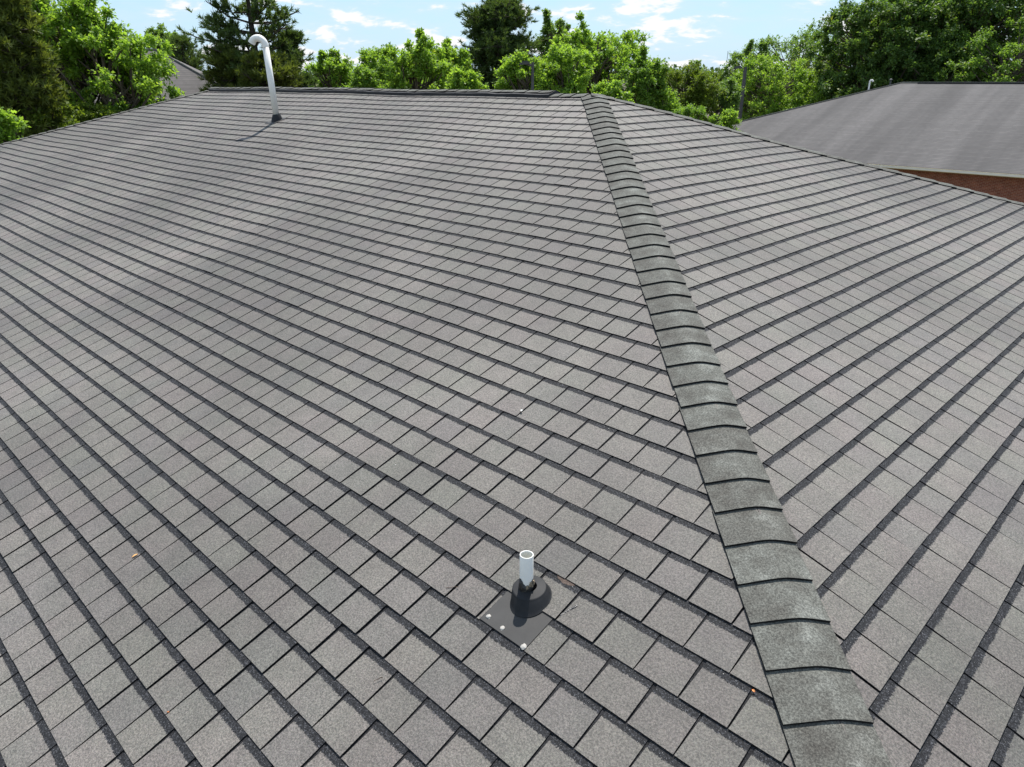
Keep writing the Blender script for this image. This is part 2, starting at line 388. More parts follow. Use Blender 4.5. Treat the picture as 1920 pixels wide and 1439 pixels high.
house = empty('house', (-RL/2, 0, GROUND))
tag(house, 'large hip roofed house seen from above, its grey shingled roof filling the foreground', 'house')
# deck
def build_deck():
    b = MB()
    for k in 'ABCD':
        rows = 60
        for i in range(rows):
            t0, t1 = TMAX*i/rows, TMAX*(i+1)/rows
            a0, a1 = FACES[k]['span'](t0); b0, b1 = FACES[k]['span'](t1); nn = 30
            vv = [fp(k, a0+(a1-a0)*j/nn, t0, -.0015) for j in range(nn+1)]+[fp(k, b0+(b1-b0)*j/nn, t1, -.0015) for j in range(nn+1)]
            b.add(vv, [(j, j+1, nn+2+j, nn+1+j) for j in range(nn)])
    # eave thickness
    r = RUN; z = -TMAX*SA
    return b.build('roof', M_DECK, house, origin=(-RL/2, 0, -1.2))
roof = build_deck()
def house_shell(parent, x0, x1, y0, y1, ze, gmat, over=.45):
    zb = GROUND; 
    b = MB(); w = .12; X0, X1, Y0, Y1 = x0+over, x1-over, y0+over, y1-over; h = ze-.12-zb
    for (ax, ay, bx, by) in ((X0, Y0, X1, Y0), (X1, Y0, X1, Y1), (X1, Y1, X0, Y1), (X0, Y1, X0, Y0)):
        Ln = math.hypot(bx-ax, by-ay)
        b.add([(ax, ay, zb), (bx, by, zb), (bx, by, ze-.12), (ax, ay, ze-.12)], [(0, 1, 2, 3)], 0, [(0, 0), (Ln, 0), (Ln, h), (0, h)])
    b.build('wall', gmat, parent)
    s = MB()
    s.add([(x0+.02, y0+.02, ze-.12), (x1-.02, y0+.02, ze-.12), (x1-.02, y1-.02, ze-.12), (x0+.02, y1-.02, ze-.12)], [(0, 3, 2, 1)]); s.build('soffit', M_SOF, parent)
    for (c, d, out_) in ((((x0+x1)/2, y0), (x1-x0, 0), (0, -1)), (((x0+x1)/2, y1), (x1-x0, 0), (0, 1)), ((x0, (y0+y1)/2), (0, y1-y0), (-1, 0)), ((x1, (y0+y1)/2), (0, y1-y0), (1, 0))):
        g = MB(); dx, dy = out_
        fx = MB(); fx.box((c[0]-dx*.012, c[1]-dy*.012, ze-.10), (max(d[0], .02) if d[0] else .02, d[1] if d[1] else .02, .17)); fx.build('fascia', M_SOF, parent)
        # K-style gutter cross-section swept along the eave
        prof = [(0.0, -.135), (.10, -.135), (.113, -.115), (.115, -.03), (.128, -.012), (.128, 0.0), (.112, 0.0), (.105, -.03), (.0, -.10)]
        hx, hy = d[0]/2, d[1]/2; vv = []
        for sgn in (-1, 1):
            for (o_, z_) in prof: vv.append((c[0]+dx*(o_+.002)+sgn*hx, c[1]+dy*(o_+.002)+sgn*hy, ze+z_-.012))
        n_ = len(prof); ff = [(i, (i+1) % n_, n_+(i+1) % n_, n_+i) for i in range(n_)]
        g.add(vv, ff); g.build('gutter', M_GUT, parent)
house_shell(house, -RL-RUN, RUN, -RUN, RUN, -TMAX*SA, M_BRICK)

# flashing zones where tabs are cut away: (face, u0, u1, t0, t1)
PLATE = (4.345, 4.613, 6.270, 6.4575)
def clip_poly(poly, a, b, c):
    """keep a*u+b*t<=c"""
    outp = []
    for i in range(len(poly)):
        p, q = poly[i], poly[(i+1) % len(poly)]; dp = a*p[0]+b*p[1]-c; dq = a*q[0]+b*q[1]-c
        if dp <= 0: outp.append(p)
        if dp*dq < 0:
            s_ = dp/(dp-dq); outp.append((p[0]+(q[0]-p[0])*s_, p[1]+(q[1]-p[1])*s_))
    return outp
HT, HB = 0.0030, 0.0088
def tab_polys():
    """every tab: face, centre u, butt t, polygon in (u,t)"""
    for k in 'ABCD':
        f = FACES[k]; nrow = int((TMAX-f['t0'])/E_)+2
        for i in range(nrow):
            tb = f['t0']+E_*i
            if tb > TMAX+.02: tb = TMAX+.02
            ts = tb-E_
            lo, hi = f['span'](tb); ph = f['ph'][i % 2]*TW + rng.uniform(-.002, .002)
            k0 = int(math.floor((lo-ph)/TW)); k1 = int(math.ceil((hi-ph)/TW))
            run = rng.uniform(-.0012, .0012)
            for j in range(k0, k1):
                if (j+i) % 4 == 0: run = rng.uniform(-.0018, .0018)     # one strip shingle is four tabs
                ul, ur = ph+j*TW, ph+(j+1)*TW
                wt = .0070+rng.uniform(-.0012, .0018); wb = .0042+rng.uniform(-.0016, .0012)
                poly = [(ul+wt, max(ts-.012, .0)), (ur-wt, max(ts-.012, .0)), (ur-wb, tb+run), (ul+wb, tb+run)]
                full = True; L0 = 0.0
                # hips: keep inside the face
                if k in 'BD': cl = [(1, -CA, 0.), (-1, -CA, 0.)]
                elif k == 'A': cl = [(1, -CA, 0.), (-1, -CA, RL)]
                else: cl = [(1, -CA, RL), (-1, -CA, 0.)]
                for (a, b, c) in cl:
                    if any(a*p[0]+b*p[1]-c > 0 for p in poly):
                        full = False; poly = clip_poly(poly, a, b, c)
                        if len(poly) < 3: break
                if len(poly) < 3: continue
                if k == 'A' and abs(tb-(T0A+E_*33)) < .02 and ul < PLATE[1] and ur > PLATE[0]:
                    full = False
                    if ul < PLATE[0]: poly = clip_poly(poly, 1, 0, PLATE[0]-.002)
                    else:
                        if ur <= PLATE[1]: continue
                        poly = clip_poly(poly, -1, 0, -(PLATE[1]+.002))
                    if len(poly) < 3 or max(p[0] for p in poly)-min(p[0] for p in poly) < .01: continue
                yield k, i, j, ts, tb, poly, full
def tab_geo(k, ts, poly, lift):
    """solid tab: sloped top, thin sides down to the course below"""
    def hh(t): return HT+(HB-HT+lift)*(t-ts)/E_
    nn = len(poly); top = [fp(k, u, t, hh(t)) for u, t in poly]; bot = [fp(k, u, t, max(hh(t)-.0058, -.001)) for u, t in poly]
    uvs = [(u, t-ts) for u, t in poly]*2
    faces = [tuple(range(nn))]+[(i, nn+i, nn+(i+1) % nn, (i+1) % nn) for i in range(nn)]
    return top+bot, faces, uvs
def project(p):
    d = np.array(p)-CAM; z = d@CF
    if z < .1: return None
    return W/2+F*(d@CR)/z, H/2-F*(d@CU)/z, z
def build_shingles():
    allt = []
    for tpl in tab_polys():
        k, i, j, ts, tb, poly, full = tpl; score = 0
        if k in 'AB':
            us = [p[0] for p in poly]; tsx = [p[1] for p in poly]
            cs = [project(fp(k, u, t, 0)) for u, t in poly]
            if all(c is not None for c in cs):
                cx = sum(c[0] for c in cs)/len(cs); cy = sum(c[1] for c in cs)/len(cs)
                ar = 0
                for q in range(len(cs)):
                    a, b = cs[q], cs[(q+1) % len(cs)]; ar += a[0]*b[1]-b[0]*a[1]
                if 10 < cx < W-10 and 10 < cy < H-10: score = abs(ar)
        allt.append((score, tpl))
    order = sorted(range(len(allt)), key=lambda q: -allt[q][0]); near = set(order[:300])
    field = MB(); field.mat2 = M_EDGE
    variants = {}
    for q, (score, (k, i, j, ts, tb, poly, full)) in enumerate(allt):
        lift = rng.choice([0, 0, 0, .0004, .0008, .0014]) + (rng.random() < .015)*.003
        r = rng.random()
        if q in near:
            uc = sum(p[0] for p in poly)/len(poly); key = (k, (i+j) % 7)
            if full:
                org = fp(k, poly[0][0], ts, 0)
                if key not in variants:
                    vv, ff, uvs = tab_geo(k, ts, poly, lift); b = MB(); b.mat2 = M_EDGE; b.add(vv, ff, 0.0, uvs, [0]+[1]*(len(ff)-1))
                    variants[key] = b.mesh('shingle', M_SH, origin=org)
                link('shingle', variants[key], roof, org)
            else:
                vv, ff, uvs = tab_geo(k, ts, poly, lift); b = MB(); b.mat2 = M_EDGE; b.add(vv, ff, 0.0, uvs, [0]+[1]*(len(ff)-1))
                b.build('shingle', M_SH, roof)
        else:
            vv, ff, uvs = tab_geo(k, ts, poly, lift); field.add(vv, ff, r, uvs, [0]+[1]*(len(ff)-1))
    o = field.build('shingle_field', M_SH, roof); tag(o, kind='stuff')
build_shingles()

# ridge and hip caps: bent pieces laid over the line where two faces meet
def cap_piece(P0, dirv, latL, latR, s0, s1, wL, wR, base_h=.012, rise=.015, th=.0105, rr=.042, jit=0.0, top_only=False):
    P0 = np.array(P0, float); up = np.cross(latL, dirv); up = np.array([0, 0, 1.0])-dirv*dirv[2]; up /= np.linalg.norm(up)
    NS = 12; b = MB()
    ws = [-wL+(wL+wR)*i/NS for i in range(NS+1)]
    rings = []
    for (s, h, bottom) in ((s0-.03, base_h, 0), ((s0+s1)/2, base_h+rise*.5, 0), (s1, base_h+rise, 0), (s1, base_h+rise-th, 1), (s0-.03, base_h-th, 1)):
        ring = []
        for w_ in ws:
            q = math.sqrt(w_*w_+rr*rr); l_ = .5*(q-w_); r_ = .5*(q+w_); sk = jit*(w_)
            p = P0+dirv*(s+(sk if s > s0 else 0))+latL*(l_-rr*.12)+latR*(r_-rr*.12)+up*(h+und(P0[0]+dirv[0]*s, P0[1]+dirv[1]*s))
            ring.append(p)
        rings.append(ring)
    vv = [p for r_ in rings for p in r_]; n1 = NS+1; ff = []; uvs = []
    for ri, (s, h, bt) in enumerate(((0, 0, 0), (.5, 0, 0), (1, 0, 0), (1, 0, 1), (0, 0, 1))):
        for w_ in ws: uvs.append((w_, s*(s1-s0)))
    for a in range(4):
        for i in range(NS): ff.append((a*n1+i, a*n1+i+1, (a+1)*n1+i+1, (a+1)*n1+i))
    for i_ in (0, NS):      # side skirts
        ff.append((0*n1+i_, 1*n1+i_, 2*n1+i_, 3*n1+i_, 4*n1+i_))
    b.mat2 = M_EDGE; b.add(vv, ff, 0, uvs, [1 if 2*NS <= q_ else 0 for q_ in range(len(ff))]); return b
def perp(face_n, dirv, towards):
    l = np.cross(face_n, dirv); l /= np.linalg.norm(l)
    return l if l@np.array(towards, float) > 0 else -l
nA, nB, nC, nD = (FACES[k]['n'] for k in 'ABCD')
def unit(v): v = np.array(v, float); return v/np.linalg.norm(v)
def run_caps(name, P0, dirv, nL, nR, tL, tR, s_first, step, s_end, wL, wR, seed, **kw):
    rg = random.Random(seed); lL, lR = perp(nL, dirv, tL), perp(nR, dirv, tR); s = s_first
    while s < s_end:
        b = cap_piece(P0, dirv, lL, lR, s-step, s+rg.uniform(-.006, .006), wL+rg.uniform(-.004, .004), wR+rg.uniform(-.005, .005), jit=rg.uniform(-.03, .03), **kw)
        b.build(name, M_CAP, roof); s += step
hipF = unit((CA, -CA, -SA)); hipR = unit((CA, CA, -SA)); hipL = unit((-CA, -CA, -SA)); hipB = unit((-CA, CA, -SA))
HL = TMAX*math.sqrt(1+CA*CA)
run_caps('hip_cap', (0, 0, 0), hipF, nA, nB, (-1, 0, 0), (0, 1, 0), .2016, .20287, HL, .194, .127, 1)
run_caps('hip_cap', (0, 0, 0), hipR, nB, nC, (0, -1, 0), (-1, 0, 0), .22, .26, HL, .15, .15, 2, base_h=.012, rise=.011, th=.010)
run_caps('hip_cap', (-RL, 0, 0), hipL, nD, nA, (0, 1, 0), (1, 0, 0), .20, .22, HL, .15, .15, 3)
run_caps('hip_cap', (-RL, 0, 0), hipB, nC, nD, (1, 0, 0), (0, -1, 0), .20, .22, HL, .15, .15, 4)
# ridge: black vent strip with raised caps, then a few low caps to the peak
VX1 = -0.68
def build_ridge():
    X = np.array([1.0, 0, 0]); rg = random.Random(9)
    b = MB(); lf, lb = perp(nA, X, (0, -1, 0)), perp(nC, X, (0, 1, 0)); n_ = 60; x0 = -RL+.02
    secs = []
    for i in range(n_+1):
        x = x0+(VX1-x0)*i/n_; hh = .044+.003*math.sin(i*1.7)+rg.uniform(-.002, .002); w_ = .140+rg.uniform(-.004, .004)
        c = np.array([x, 0, und(x, 0)])
        secs.append([c+lf*w_+nA*.009, c+lf*(w_-.008)+nA*hh, c+np.array([0, 0, hh+.004]), c+lb*(w_-.008)+nC*hh, c+lb*w_+nC*.009])
    vv = [p for s in secs for p in s]; ff = [(i*5+j, i*5+j+1, (i+1)*5+j+1, (i+1)*5+j) for i in range(n_) for j in range(4)]
    ff += [(0, 1, 2, 3, 4), tuple(n_*5+j for j in range(5))]
    b.add(vv, ff); b.build('ridge_vent', M_VENT, roof)
    s = -RL+.18
    while s < VX1+.03:
        last = s+.235 >= VX1+.03
        c = cap_piece((0, 0, 0), X, lf, lb, s-.235, s+rg.uniform(-.008, .008), .112+rg.uniform(-.008, .008), .112, base_h=.054+rg.uniform(-.004, .004), rise=.008, th=.008, jit=rg.uniform(-.05, .05))
        c.build('ridge_cap', M_CAP, roof); s += .235
    s = VX1+.16
    while s < .10:
        c = cap_piece((0, 0, 0), X, lf, lb, s-.22, s, .15, .15, base_h=.014, rise=.013, th=.011, jit=rg.uniform(-.04, .04)); c.build('ridge_cap', M_CAP, roof); s += .215
build_ridge()

# ------------------------------------------------------------------ vent pipes
def ring_tube(base, axis, r, h, wall, n=40, rag=None):
    b = MB(); prof = [(r, 0), (r, h), (r-wall*.3, h+.0012), (r-wall*.7, h+.0012), (r-wall, h), (r-wall, h-.5*h)]
    b.lathe(base, axis, prof, n); return b
def small_vent():
    P = fp('A', 4.435, 5.935/CA, 0); root = empty('vent_pipe', P)
    tag(root, 'short open white plastic vent pipe in a black rubber boot in the foreground', 'vent pipe')
    # plate
    b = MB(); u0, u1, t0, t1 = PLATE; th = .0035
    ns = 6
    for iu in range(ns):
        a0, a1 = u0+(u1-u0)*iu/ns, u0+(u1-u0)*(iu+1)/ns
        def hh(t, u): return .0075+.0035*(t-t0)/(t1-t0)
        q = [(a0, t0-.03), (a1, t0-.03), (a1, t1), (a0, t1)]
        top = [fp('A', u, t, hh(t, u) if t > t0-.02 else .0045) for u, t in q]; bot = [fp('A', u, t, (hh(t, u) if t > t0-.02 else .0045)-th) for u, t in q]
        b.add(top+bot, [(0, 3, 2, 1), (3, 7, 6, 2)]+([(0, 4, 7, 3)] if iu == 0 else [])+([(1, 2, 6, 5)] if iu == ns-1 else []))
    plate = b.build('flashing_plate', M_PLATE, root)
    # rounded hump of the boot: base ring on the roof, top disc level with it
    n = nA; C0 = P + 0*n
    a = np.array([1., 0, 0]); d = FACES['A']['d']
    dd = ray(995.5, 1123); CB = CAM+dd*(-((CAM-nA*.006)@nA)/(dd@nA))     # centre of the hump on the roof
    topc = P+np.array([0, 0, .054])+unit(CR*np.array([1, 1, 0]))*.013
    b = MB(); N_ = 48; rings = []
    tl = unit(np.array([0, -1, -.16]))
    for r, s, st in ((.089, 0, 1.14), (.0870, .05, 1.12), (.0845, .25, 1.09), (.0820, .55, 1.04), (.0790, .80, 1.0), (.0765, .90, 1.0), (.0765, .94, 1.0), (.0735, .985, 1.0), (.0700, 1.0, 1.0), (.048, 1.05, 1.0), (.0345, 1.12, 1.0)):
        e_ = min(s, 1); c = CB+(topc-CB)*s if s <= 1 else topc+np.array([0, 0, 1])*(s-1)*.045
        t2 = unit(d*(1-e_)+tl*e_)
        rings.append([c+a*r*math.cos(2*math.pi*k/N_)+t2*r*st*math.sin(2*math.pi*k/N_) for k in range(N_)])
    vv = [p for r_ in rings for p in r_]
    ff = [(i*N_+k, i*N_+(k+1) % N_, (i+1)*N_+(k+1) % N_, (i+1)*N_+k) for i in range(len(rings)-1) for k in range(N_)]
    b.add(vv, ff); b.build('rubber_boot', M_RUB, root, True)
    Pb = np.array([P[0], P[1], topc[2]]); ztop = P[2]+.226
    # black collar with a torn upper edge
    b = MB(); rgc = random.Random(3); hs = [.040+.014*math.sin(3*t_*2*math.pi/40+.8)+rgc.uniform(-.006, .006) for t_ in range(40)]
    vv = []
    for r_, hf in ((.036, 0), (.0345, .4), (.0330, 1.0), (.0308, 1.0)):
        for k in range(40): vv.append(Pb+np.array([r_*math.cos(2*math.pi*k/40), r_*math.sin(2*math.pi*k/40), -.01+(hs[k]+.01)*hf]))
    b.add(vv, [(i*40+k, i*40+(k+1) % 40, (i+1)*40+(k+1) % 40, (i+1)*40+k) for i in range(3) for k in range(40)])
    b.build('torn_collar', M_TAR, root, True)
    b = MB(); r = .0302; hgt = ztop-Pb[2]
    b.lathe(Pb-np.array([0, 0, .03]), (0, 0, 1), [(r, 0), (r, hgt+.0285), (r-.0008, hgt+.03), (r-.0032, hgt+.03), (r-.004, hgt+.0285), (r-.004, .02)], 48)
    pipe = b.build('pipe', M_PVC, root, True)
    b = MB(); b.lathe(Pb, (0, 0, 1), [(r-.0045, hgt-.004), (r-.0045, .02), (.001, .02)], 32); b.build('pipe_bore', M_PVCD, root, True)
    # crumb of torn rubber at the collar
    b = MB()
    for q in range(7):
        th = rgc.uniform(-1.2, .5); c = Pb+np.array([.034*math.cos(th), .034*math.sin(th), rgc.uniform(.022, .042)]); b.box(c, (.009, .007, rgc.uniform(.006, .016)), np.array(Matrix.Rotation(rgc.uniform(0, 3), 3, 'Z')))
    b.build('rubber_scrap', simple_mat('tan_scrap', (.26, .21, .15), .8, .2, .3, 80), root)
    # sealant dabs over the nail heads
    for (uu, tt, s) in ((4.370, 6.428, .85), (4.463, 6.436, .82), (4.600, 6.449, .95)):
        b = MB(); c = fp('A', uu, tt, .010); N2 = 12; vv = []; rg2 = random.Random(int(uu*1000))
        for (rr, hh) in ((.0135, 0), (.0125, .003), (.009, .0055), (.004, .0065)):
            for k in range(N2): q = rr*s*(1+rg2.uniform(-.3, .25)); vv.append(c+a*q*math.cos(2*math.pi*k/N2)+d*q*1.05*math.sin(2*math.pi*k/N2)+n*hh*s)
        b.add(vv, [(i*N2+k, i*N2+(k+1) % N2, (i+1)*N2+(k+1) % N2, (i+1)*N2+k) for i in range(3) for k in range(N2)]+[tuple(3*N2+k for k in range(N2))])
        b.build('sealant_dab', M_CAULK, root, True)
small_vent()

def tall_vent():
    P = fp('A', -5.600, 1.455, 0); root = empty('vent_pipe', P)
    tag(root, 'tall white vent pipe with a hooked gooseneck top near the far ridge', 'vent pipe')
    d = FACES['A']['d']; n = nA; a = np.array([1., 0, 0])
    b = MB(); q = [(-.14, -.12), (.14, -.12), (.14, .16), (-.14, .16)]
    top = [fp('A', -5.6+u, 1.455+t, .013) for u, t in q]; bot = [fp('A', -5.6+u, 1.455+t, .008) for u, t in q]
    b.add(top+bot, [(0, 3, 2, 1), (3, 7, 6, 2), (0, 4, 7, 3), (1, 2, 6, 5)]); b.build('flashing_plate', M_PLATE, root)
    N_ = 32; rings = []
    for r, s in ((.095, 0), (.090, .02), (.078, .055), (.065, .085), (.058, .10)):
        c = P+n*.012+np.array([0, 0, 1])*s; rings.append([c+a*r*math.cos(2*math.pi*k/N_)+unit(d*(1-s*4)+np.array([0, -1, 0])*s*4)*r*math.sin(2*math.pi*k/N_) for k in range(N_)])
    b = MB(); b.add([p for r_ in rings for p in r_], [(i*N_+k, i*N_+(k+1) % N_, (i+1)*N_+(k+1) % N_, (i+1)*N_+k) for i in range(4) for k in range(N_)]); b.build('rubber_boot', M_RUB, root, True)
    lean = unit(np.array([-.713, -.701, 0])*.045+np.array([0, 0, 1]))
    gd = unit((-.80, -.60, 0)); R_ = .115; hs = 1.135; r = .050
    S = P+lean*hs
    b = MB(); b.tube([P+lean*.05, P+lean*(hs+.01)], r, 32, True); b.build('pipe', M_PVC, root, True)
    pts = []; 
    for i in range(15):
        th = math.radians(150)*i/14; pts.append(S+gd*R_*(1-math.cos(th))+lean*R_*math.sin(th))
    b = MB(); b.tube(pts, r*1.07, 32, False); b.build('elbow', M_PVC, root, True)
    dr = pts[-1]-pts[-2]; dr /= np.linalg.norm(dr)
    b = MB(); b.tube([pts[-1]-dr*.012, pts[-1]+dr*.020], [r*1.13, r*1.13], 32, False); b.tube([pts[-1]+dr*.020, pts[-1]-dr*.05], [r*1.02, r*1.0], 32, False)
    b.build('collar', M_PVC, root, False)
    b = MB(); b.tube([S-lean*.02, S+lean*.012], r*1.14, 32, True); b.build('collar', M_PVC, root, False)
    m_ = pts[7]; dm = unit(pts[8]-pts[6]); b = MB(); b.tube([m_-dm*.006, m_+dm*.006], r*1.13, 32, True); b.build('collar', M_PVC, root, False)
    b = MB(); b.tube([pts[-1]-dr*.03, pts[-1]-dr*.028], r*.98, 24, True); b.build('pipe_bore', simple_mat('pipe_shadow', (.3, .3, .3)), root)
tall_vent()

# small litter on the shingles
def debris():
    def on(face, px, py):
        f = FACES[face]; d = ray(px, py); k = -((CAM-f['o'])@f['n'])/(d@f['n']); return CAM+d*k
    def blade(name, px, py, Ln, wd, ang, mat, label, cat, curl=.004):
        c = on('A', px, py)+nA*.011; u = np.array([1., 0, 0])*math.cos(ang)+FACES['A']['d']*math.sin(ang); v = np.cross(nA, u)
        b = MB(); vv = []
        prof = [(0, .05), (.2, .7), (.5, 1.0), (.8, .65), (1, .04)]
        for h in (0, -.0015):
            for s, w_ in prof:
                for sd in (-1, 0, 1): vv.append(c+u*(s-.5)*Ln+v*sd*w_*wd/2+nA*(curl*math.sin(s*3.1)+(abs(sd)*.002)+h))
        nn = len(prof); ff = []
        for q in range(nn-1):
            for sd in range(2):
                a = q*3+sd; ff.append((a, a+1, a+4, a+3)); ff.append((a+15, a+18, a+19, a+16))
        b.add(vv, ff); o = b.build(name, mat); tag(o, label, cat)
    tan = simple_mat('dry_tan_leaf', (.72, .42, .17), .7, .2, .2, 60); org = simple_mat('orange_chip', (.62, .26, .10), .7, .2, .2, 60)
    wht = simple_mat('white_chip', (.75, .75, .72), .6, .3, .1, 60); twg = simple_mat('brown_twig', (.075, .05, .035), .8, .2, .2, 60)
    blade('fallen_leaf', 255, 1045, .036, .013, -1.35, tan, 'dry tan leaf lying on the shingles at lower left', 'leaf')
    blade('bark_chip', 1413, 1299, .015, .009, .3, org, 'small orange chip caught in the dark band just left of the hip caps', 'chip', .002)
    blade('stone_chip', 979, 773, .018, .014, .8, wht, 'small white chip between two shingles in the middle of the roof', 'chip', .003)
    blade('bark_chip', 318, 1338, .012, .006, -.6, org, 'tiny orange speck in a shingle joint near the lower left corner', 'chip', .002)
    def twig(px, py, pts, r, label):
        c = on('A', px, py)+nA*.0125; b = MB(); d = FACES['A']['d']
        b.tube([c+np.array([1., 0, 0])*x+d*y+nA*(abs(x)*.05) for x, y in pts], r, 6); o = b.build('twig', twg); tag(o, label, 'twig')
    twig(712, 1277, [(-.012, .018), (-.003, .002), (.001, -.010), (.007, -.014)], [.0011, .0013, .0016, .0026], 'short dark twig lying on a shingle left of the boot')
    twig(850, 1105, [(-.025, .02), (-.005, .003), (.012, -.012), (.024, -.016)], .0012, 'thin brown twig lying on the shingles up and left of the boot')
    # brown smears of old sealant along the butt above the boot
    b = MB(); rg = random.Random(4); t_ = T0A+E_*31+.002
    for (u0, u1) in ((4.48, 4.585),):
        n_ = 14; vv = []
        for q in range(n_+1):
            u = u0+(u1-u0)*q/n_; wv = .016*math.sin(math.pi*q/n_)**.5+rg.uniform(0, .006)
            vv += [fp('A', u, t_, .0065), fp('A', u, t_+wv, .0050)]
        b.add(vv, [(2*q, 2*q+1, 2*q+3, 2*q+2) for q in range(n_)])
    o = b.build('sealant_smear', simple_mat('brown_sealant', (.085, .058, .045), .6, .3, .3, 60, .5)); tag(o, 'ragged brown sealant smear under the shingle edge above the small pipe', 'sealant')
    b = MB(); n_ = 12; vv = []
    for q in range(n_+1):
        s = q/n_; u = 4.628+.03*s+rg.uniform(-.002, .002); t2 = 6.245-.085*s
        vv += [fp('A', u, t2, .0105), fp('A', u+.004+rg.uniform(0, .004), t2+.004, .0100)]
    b.add(vv, [(2*q, 2*q+1, 2*q+3, 2*q+2) for q in range(n_)]); o = b.build('sealant_smear', M_TAR); tag(o, 'thin black tar streak beside the joint right of the small pipe', 'sealant')
debris()

def grit():
    rg = random.Random(21); b = MB()
    for q in range(130):
        k = rg.choice('AAB'); f = FACES[k]; i = rg.randint(4, 46); t = f['t0']+E_*i+rg.choice([rg.uniform(.003, .02), rg.uniform(.0, .17)])
        lo, hi = f['span'](t); u = rg.uniform(max(lo+.3, -9), hi-.25) if k == 'A' else rg.uniform(lo+.3, hi-.3); c = fp(k, u, t, .0075); r = rg.uniform(.0012, .0032)
        vv = [c+np.array([rg.gauss(0, 1), rg.gauss(0, 1), abs(rg.gauss(0, .6))])*r for _ in range(4)]; b.add(vv, [(0, 1, 2), (0, 2, 3), (0, 3, 1), (1, 3, 2)])
    o = b.build('grit', simple_mat('pale_grit', (.55, .53, .50), .6, .4, .3, 90)); tag(o, 'pale grit grains scattered over the shingles', 'grit', kind='stuff')
grit()

# ------------------------------------------------------------------ other houses
def hip_roof(parent, x0, x1, y0, y1, ze, rise, mat, axis='x', inset=None):
    """four sloping faces with UV in metres; returns ridge ends"""
    b = MB(); run = (y1-y0)/2 if axis == 'x' else (x1-x0)/2; ins = run if inset is None else inset
    if axis == 'x': r0, r1 = np.array([x0+ins, (y0+y1)/2, ze+rise]), np.array([x1-ins, (y0+y1)/2, ze+rise])
    else: r0, r1 = np.array([(x0+x1)/2, y0+ins, ze+rise]), np.array([(x0+x1)/2, y1-ins, ze+rise])
    c = [np.array(q, float) for q in ((x0, y0, ze), (x1, y0, ze), (x1, y1, ze), (x0, y1, ze))]
    if axis == 'x': fs = [(c[0], c[1], r1, r0), (c[1], c[2], r1), (c[2], c[3], r0, r1), (c[3], c[0], r0)]
    else: fs = [(c[0], c[1], r0), (c[1], c[2], r1, r0), (c[2], c[3], r1), (c[3], c[0], r0, r1)]
    for f in fs:
        u = unit(f[1]-f[0]); n_ = unit(np.cross(f[1]-f[0], f[2]-f[0])); d = np.cross(n_, u)
        top = max((p-f[0])@d for p in f)
        b.add(f, [tuple(range(len(f)))], 0, [((p-f[0])@u, top-(p-f[0])@d) for p in f])
    rf = b.build('roof', mat, parent, origin=((x0+x1)/2, (y0+y1)/2, ze))
    return rf, c, r0, r1
def cap_line(p, q, parent, r=.05, mat=None):
    b = MB(); k = max(3, int(np.linalg.norm(q-p)/.6)); pts = [p+(q-p)*i/k+np.array([0, 0, .02+.008*(i % 2)]) for i in range(k+1)]; b.tube(pts, r, 6)
    b.build('ridge_cap', mat or M_CAP, parent)
def window(parent, x, y, z, w, h, face=(0, -1)):
    dx, dy = face; b = MB(); tx, ty = (-dy, dx)
    def bx(cx, cz, sx, sz, off, th, mb): mb.box((x+tx*cx+dx*off, y+ty*cx+dy*off, z+cz), (abs(tx)*sx+abs(dx)*th, abs(ty)*sx+abs(dy)*th, sz))
    for s in (-1, 1): bx(s*(w/2-.03), 0, .06, h, .03, .08, b); bx(0, s*(h/2-.03), w-.13, .055, .03, .078, b)
    bx(0, 0, w-.13, .04, .025, .06, b); fr = b.build('window', M_TRIM, parent)
    g = MB(); bx(0, 0, w-.1, h-.1, .004, .01, g); g.build('pane', M_GLASS, fr)
    s = MB(); nb = int(w/.076)
    for i in range(nb+4): bx((i-(nb+3)/2)*.076, h/2+.115, .064, .20, .004, .016, s)
    s.build('soldier_course', simple_mat('lintel_brick', (.19, .055, .035), .85, .2, .35, 12), parent)

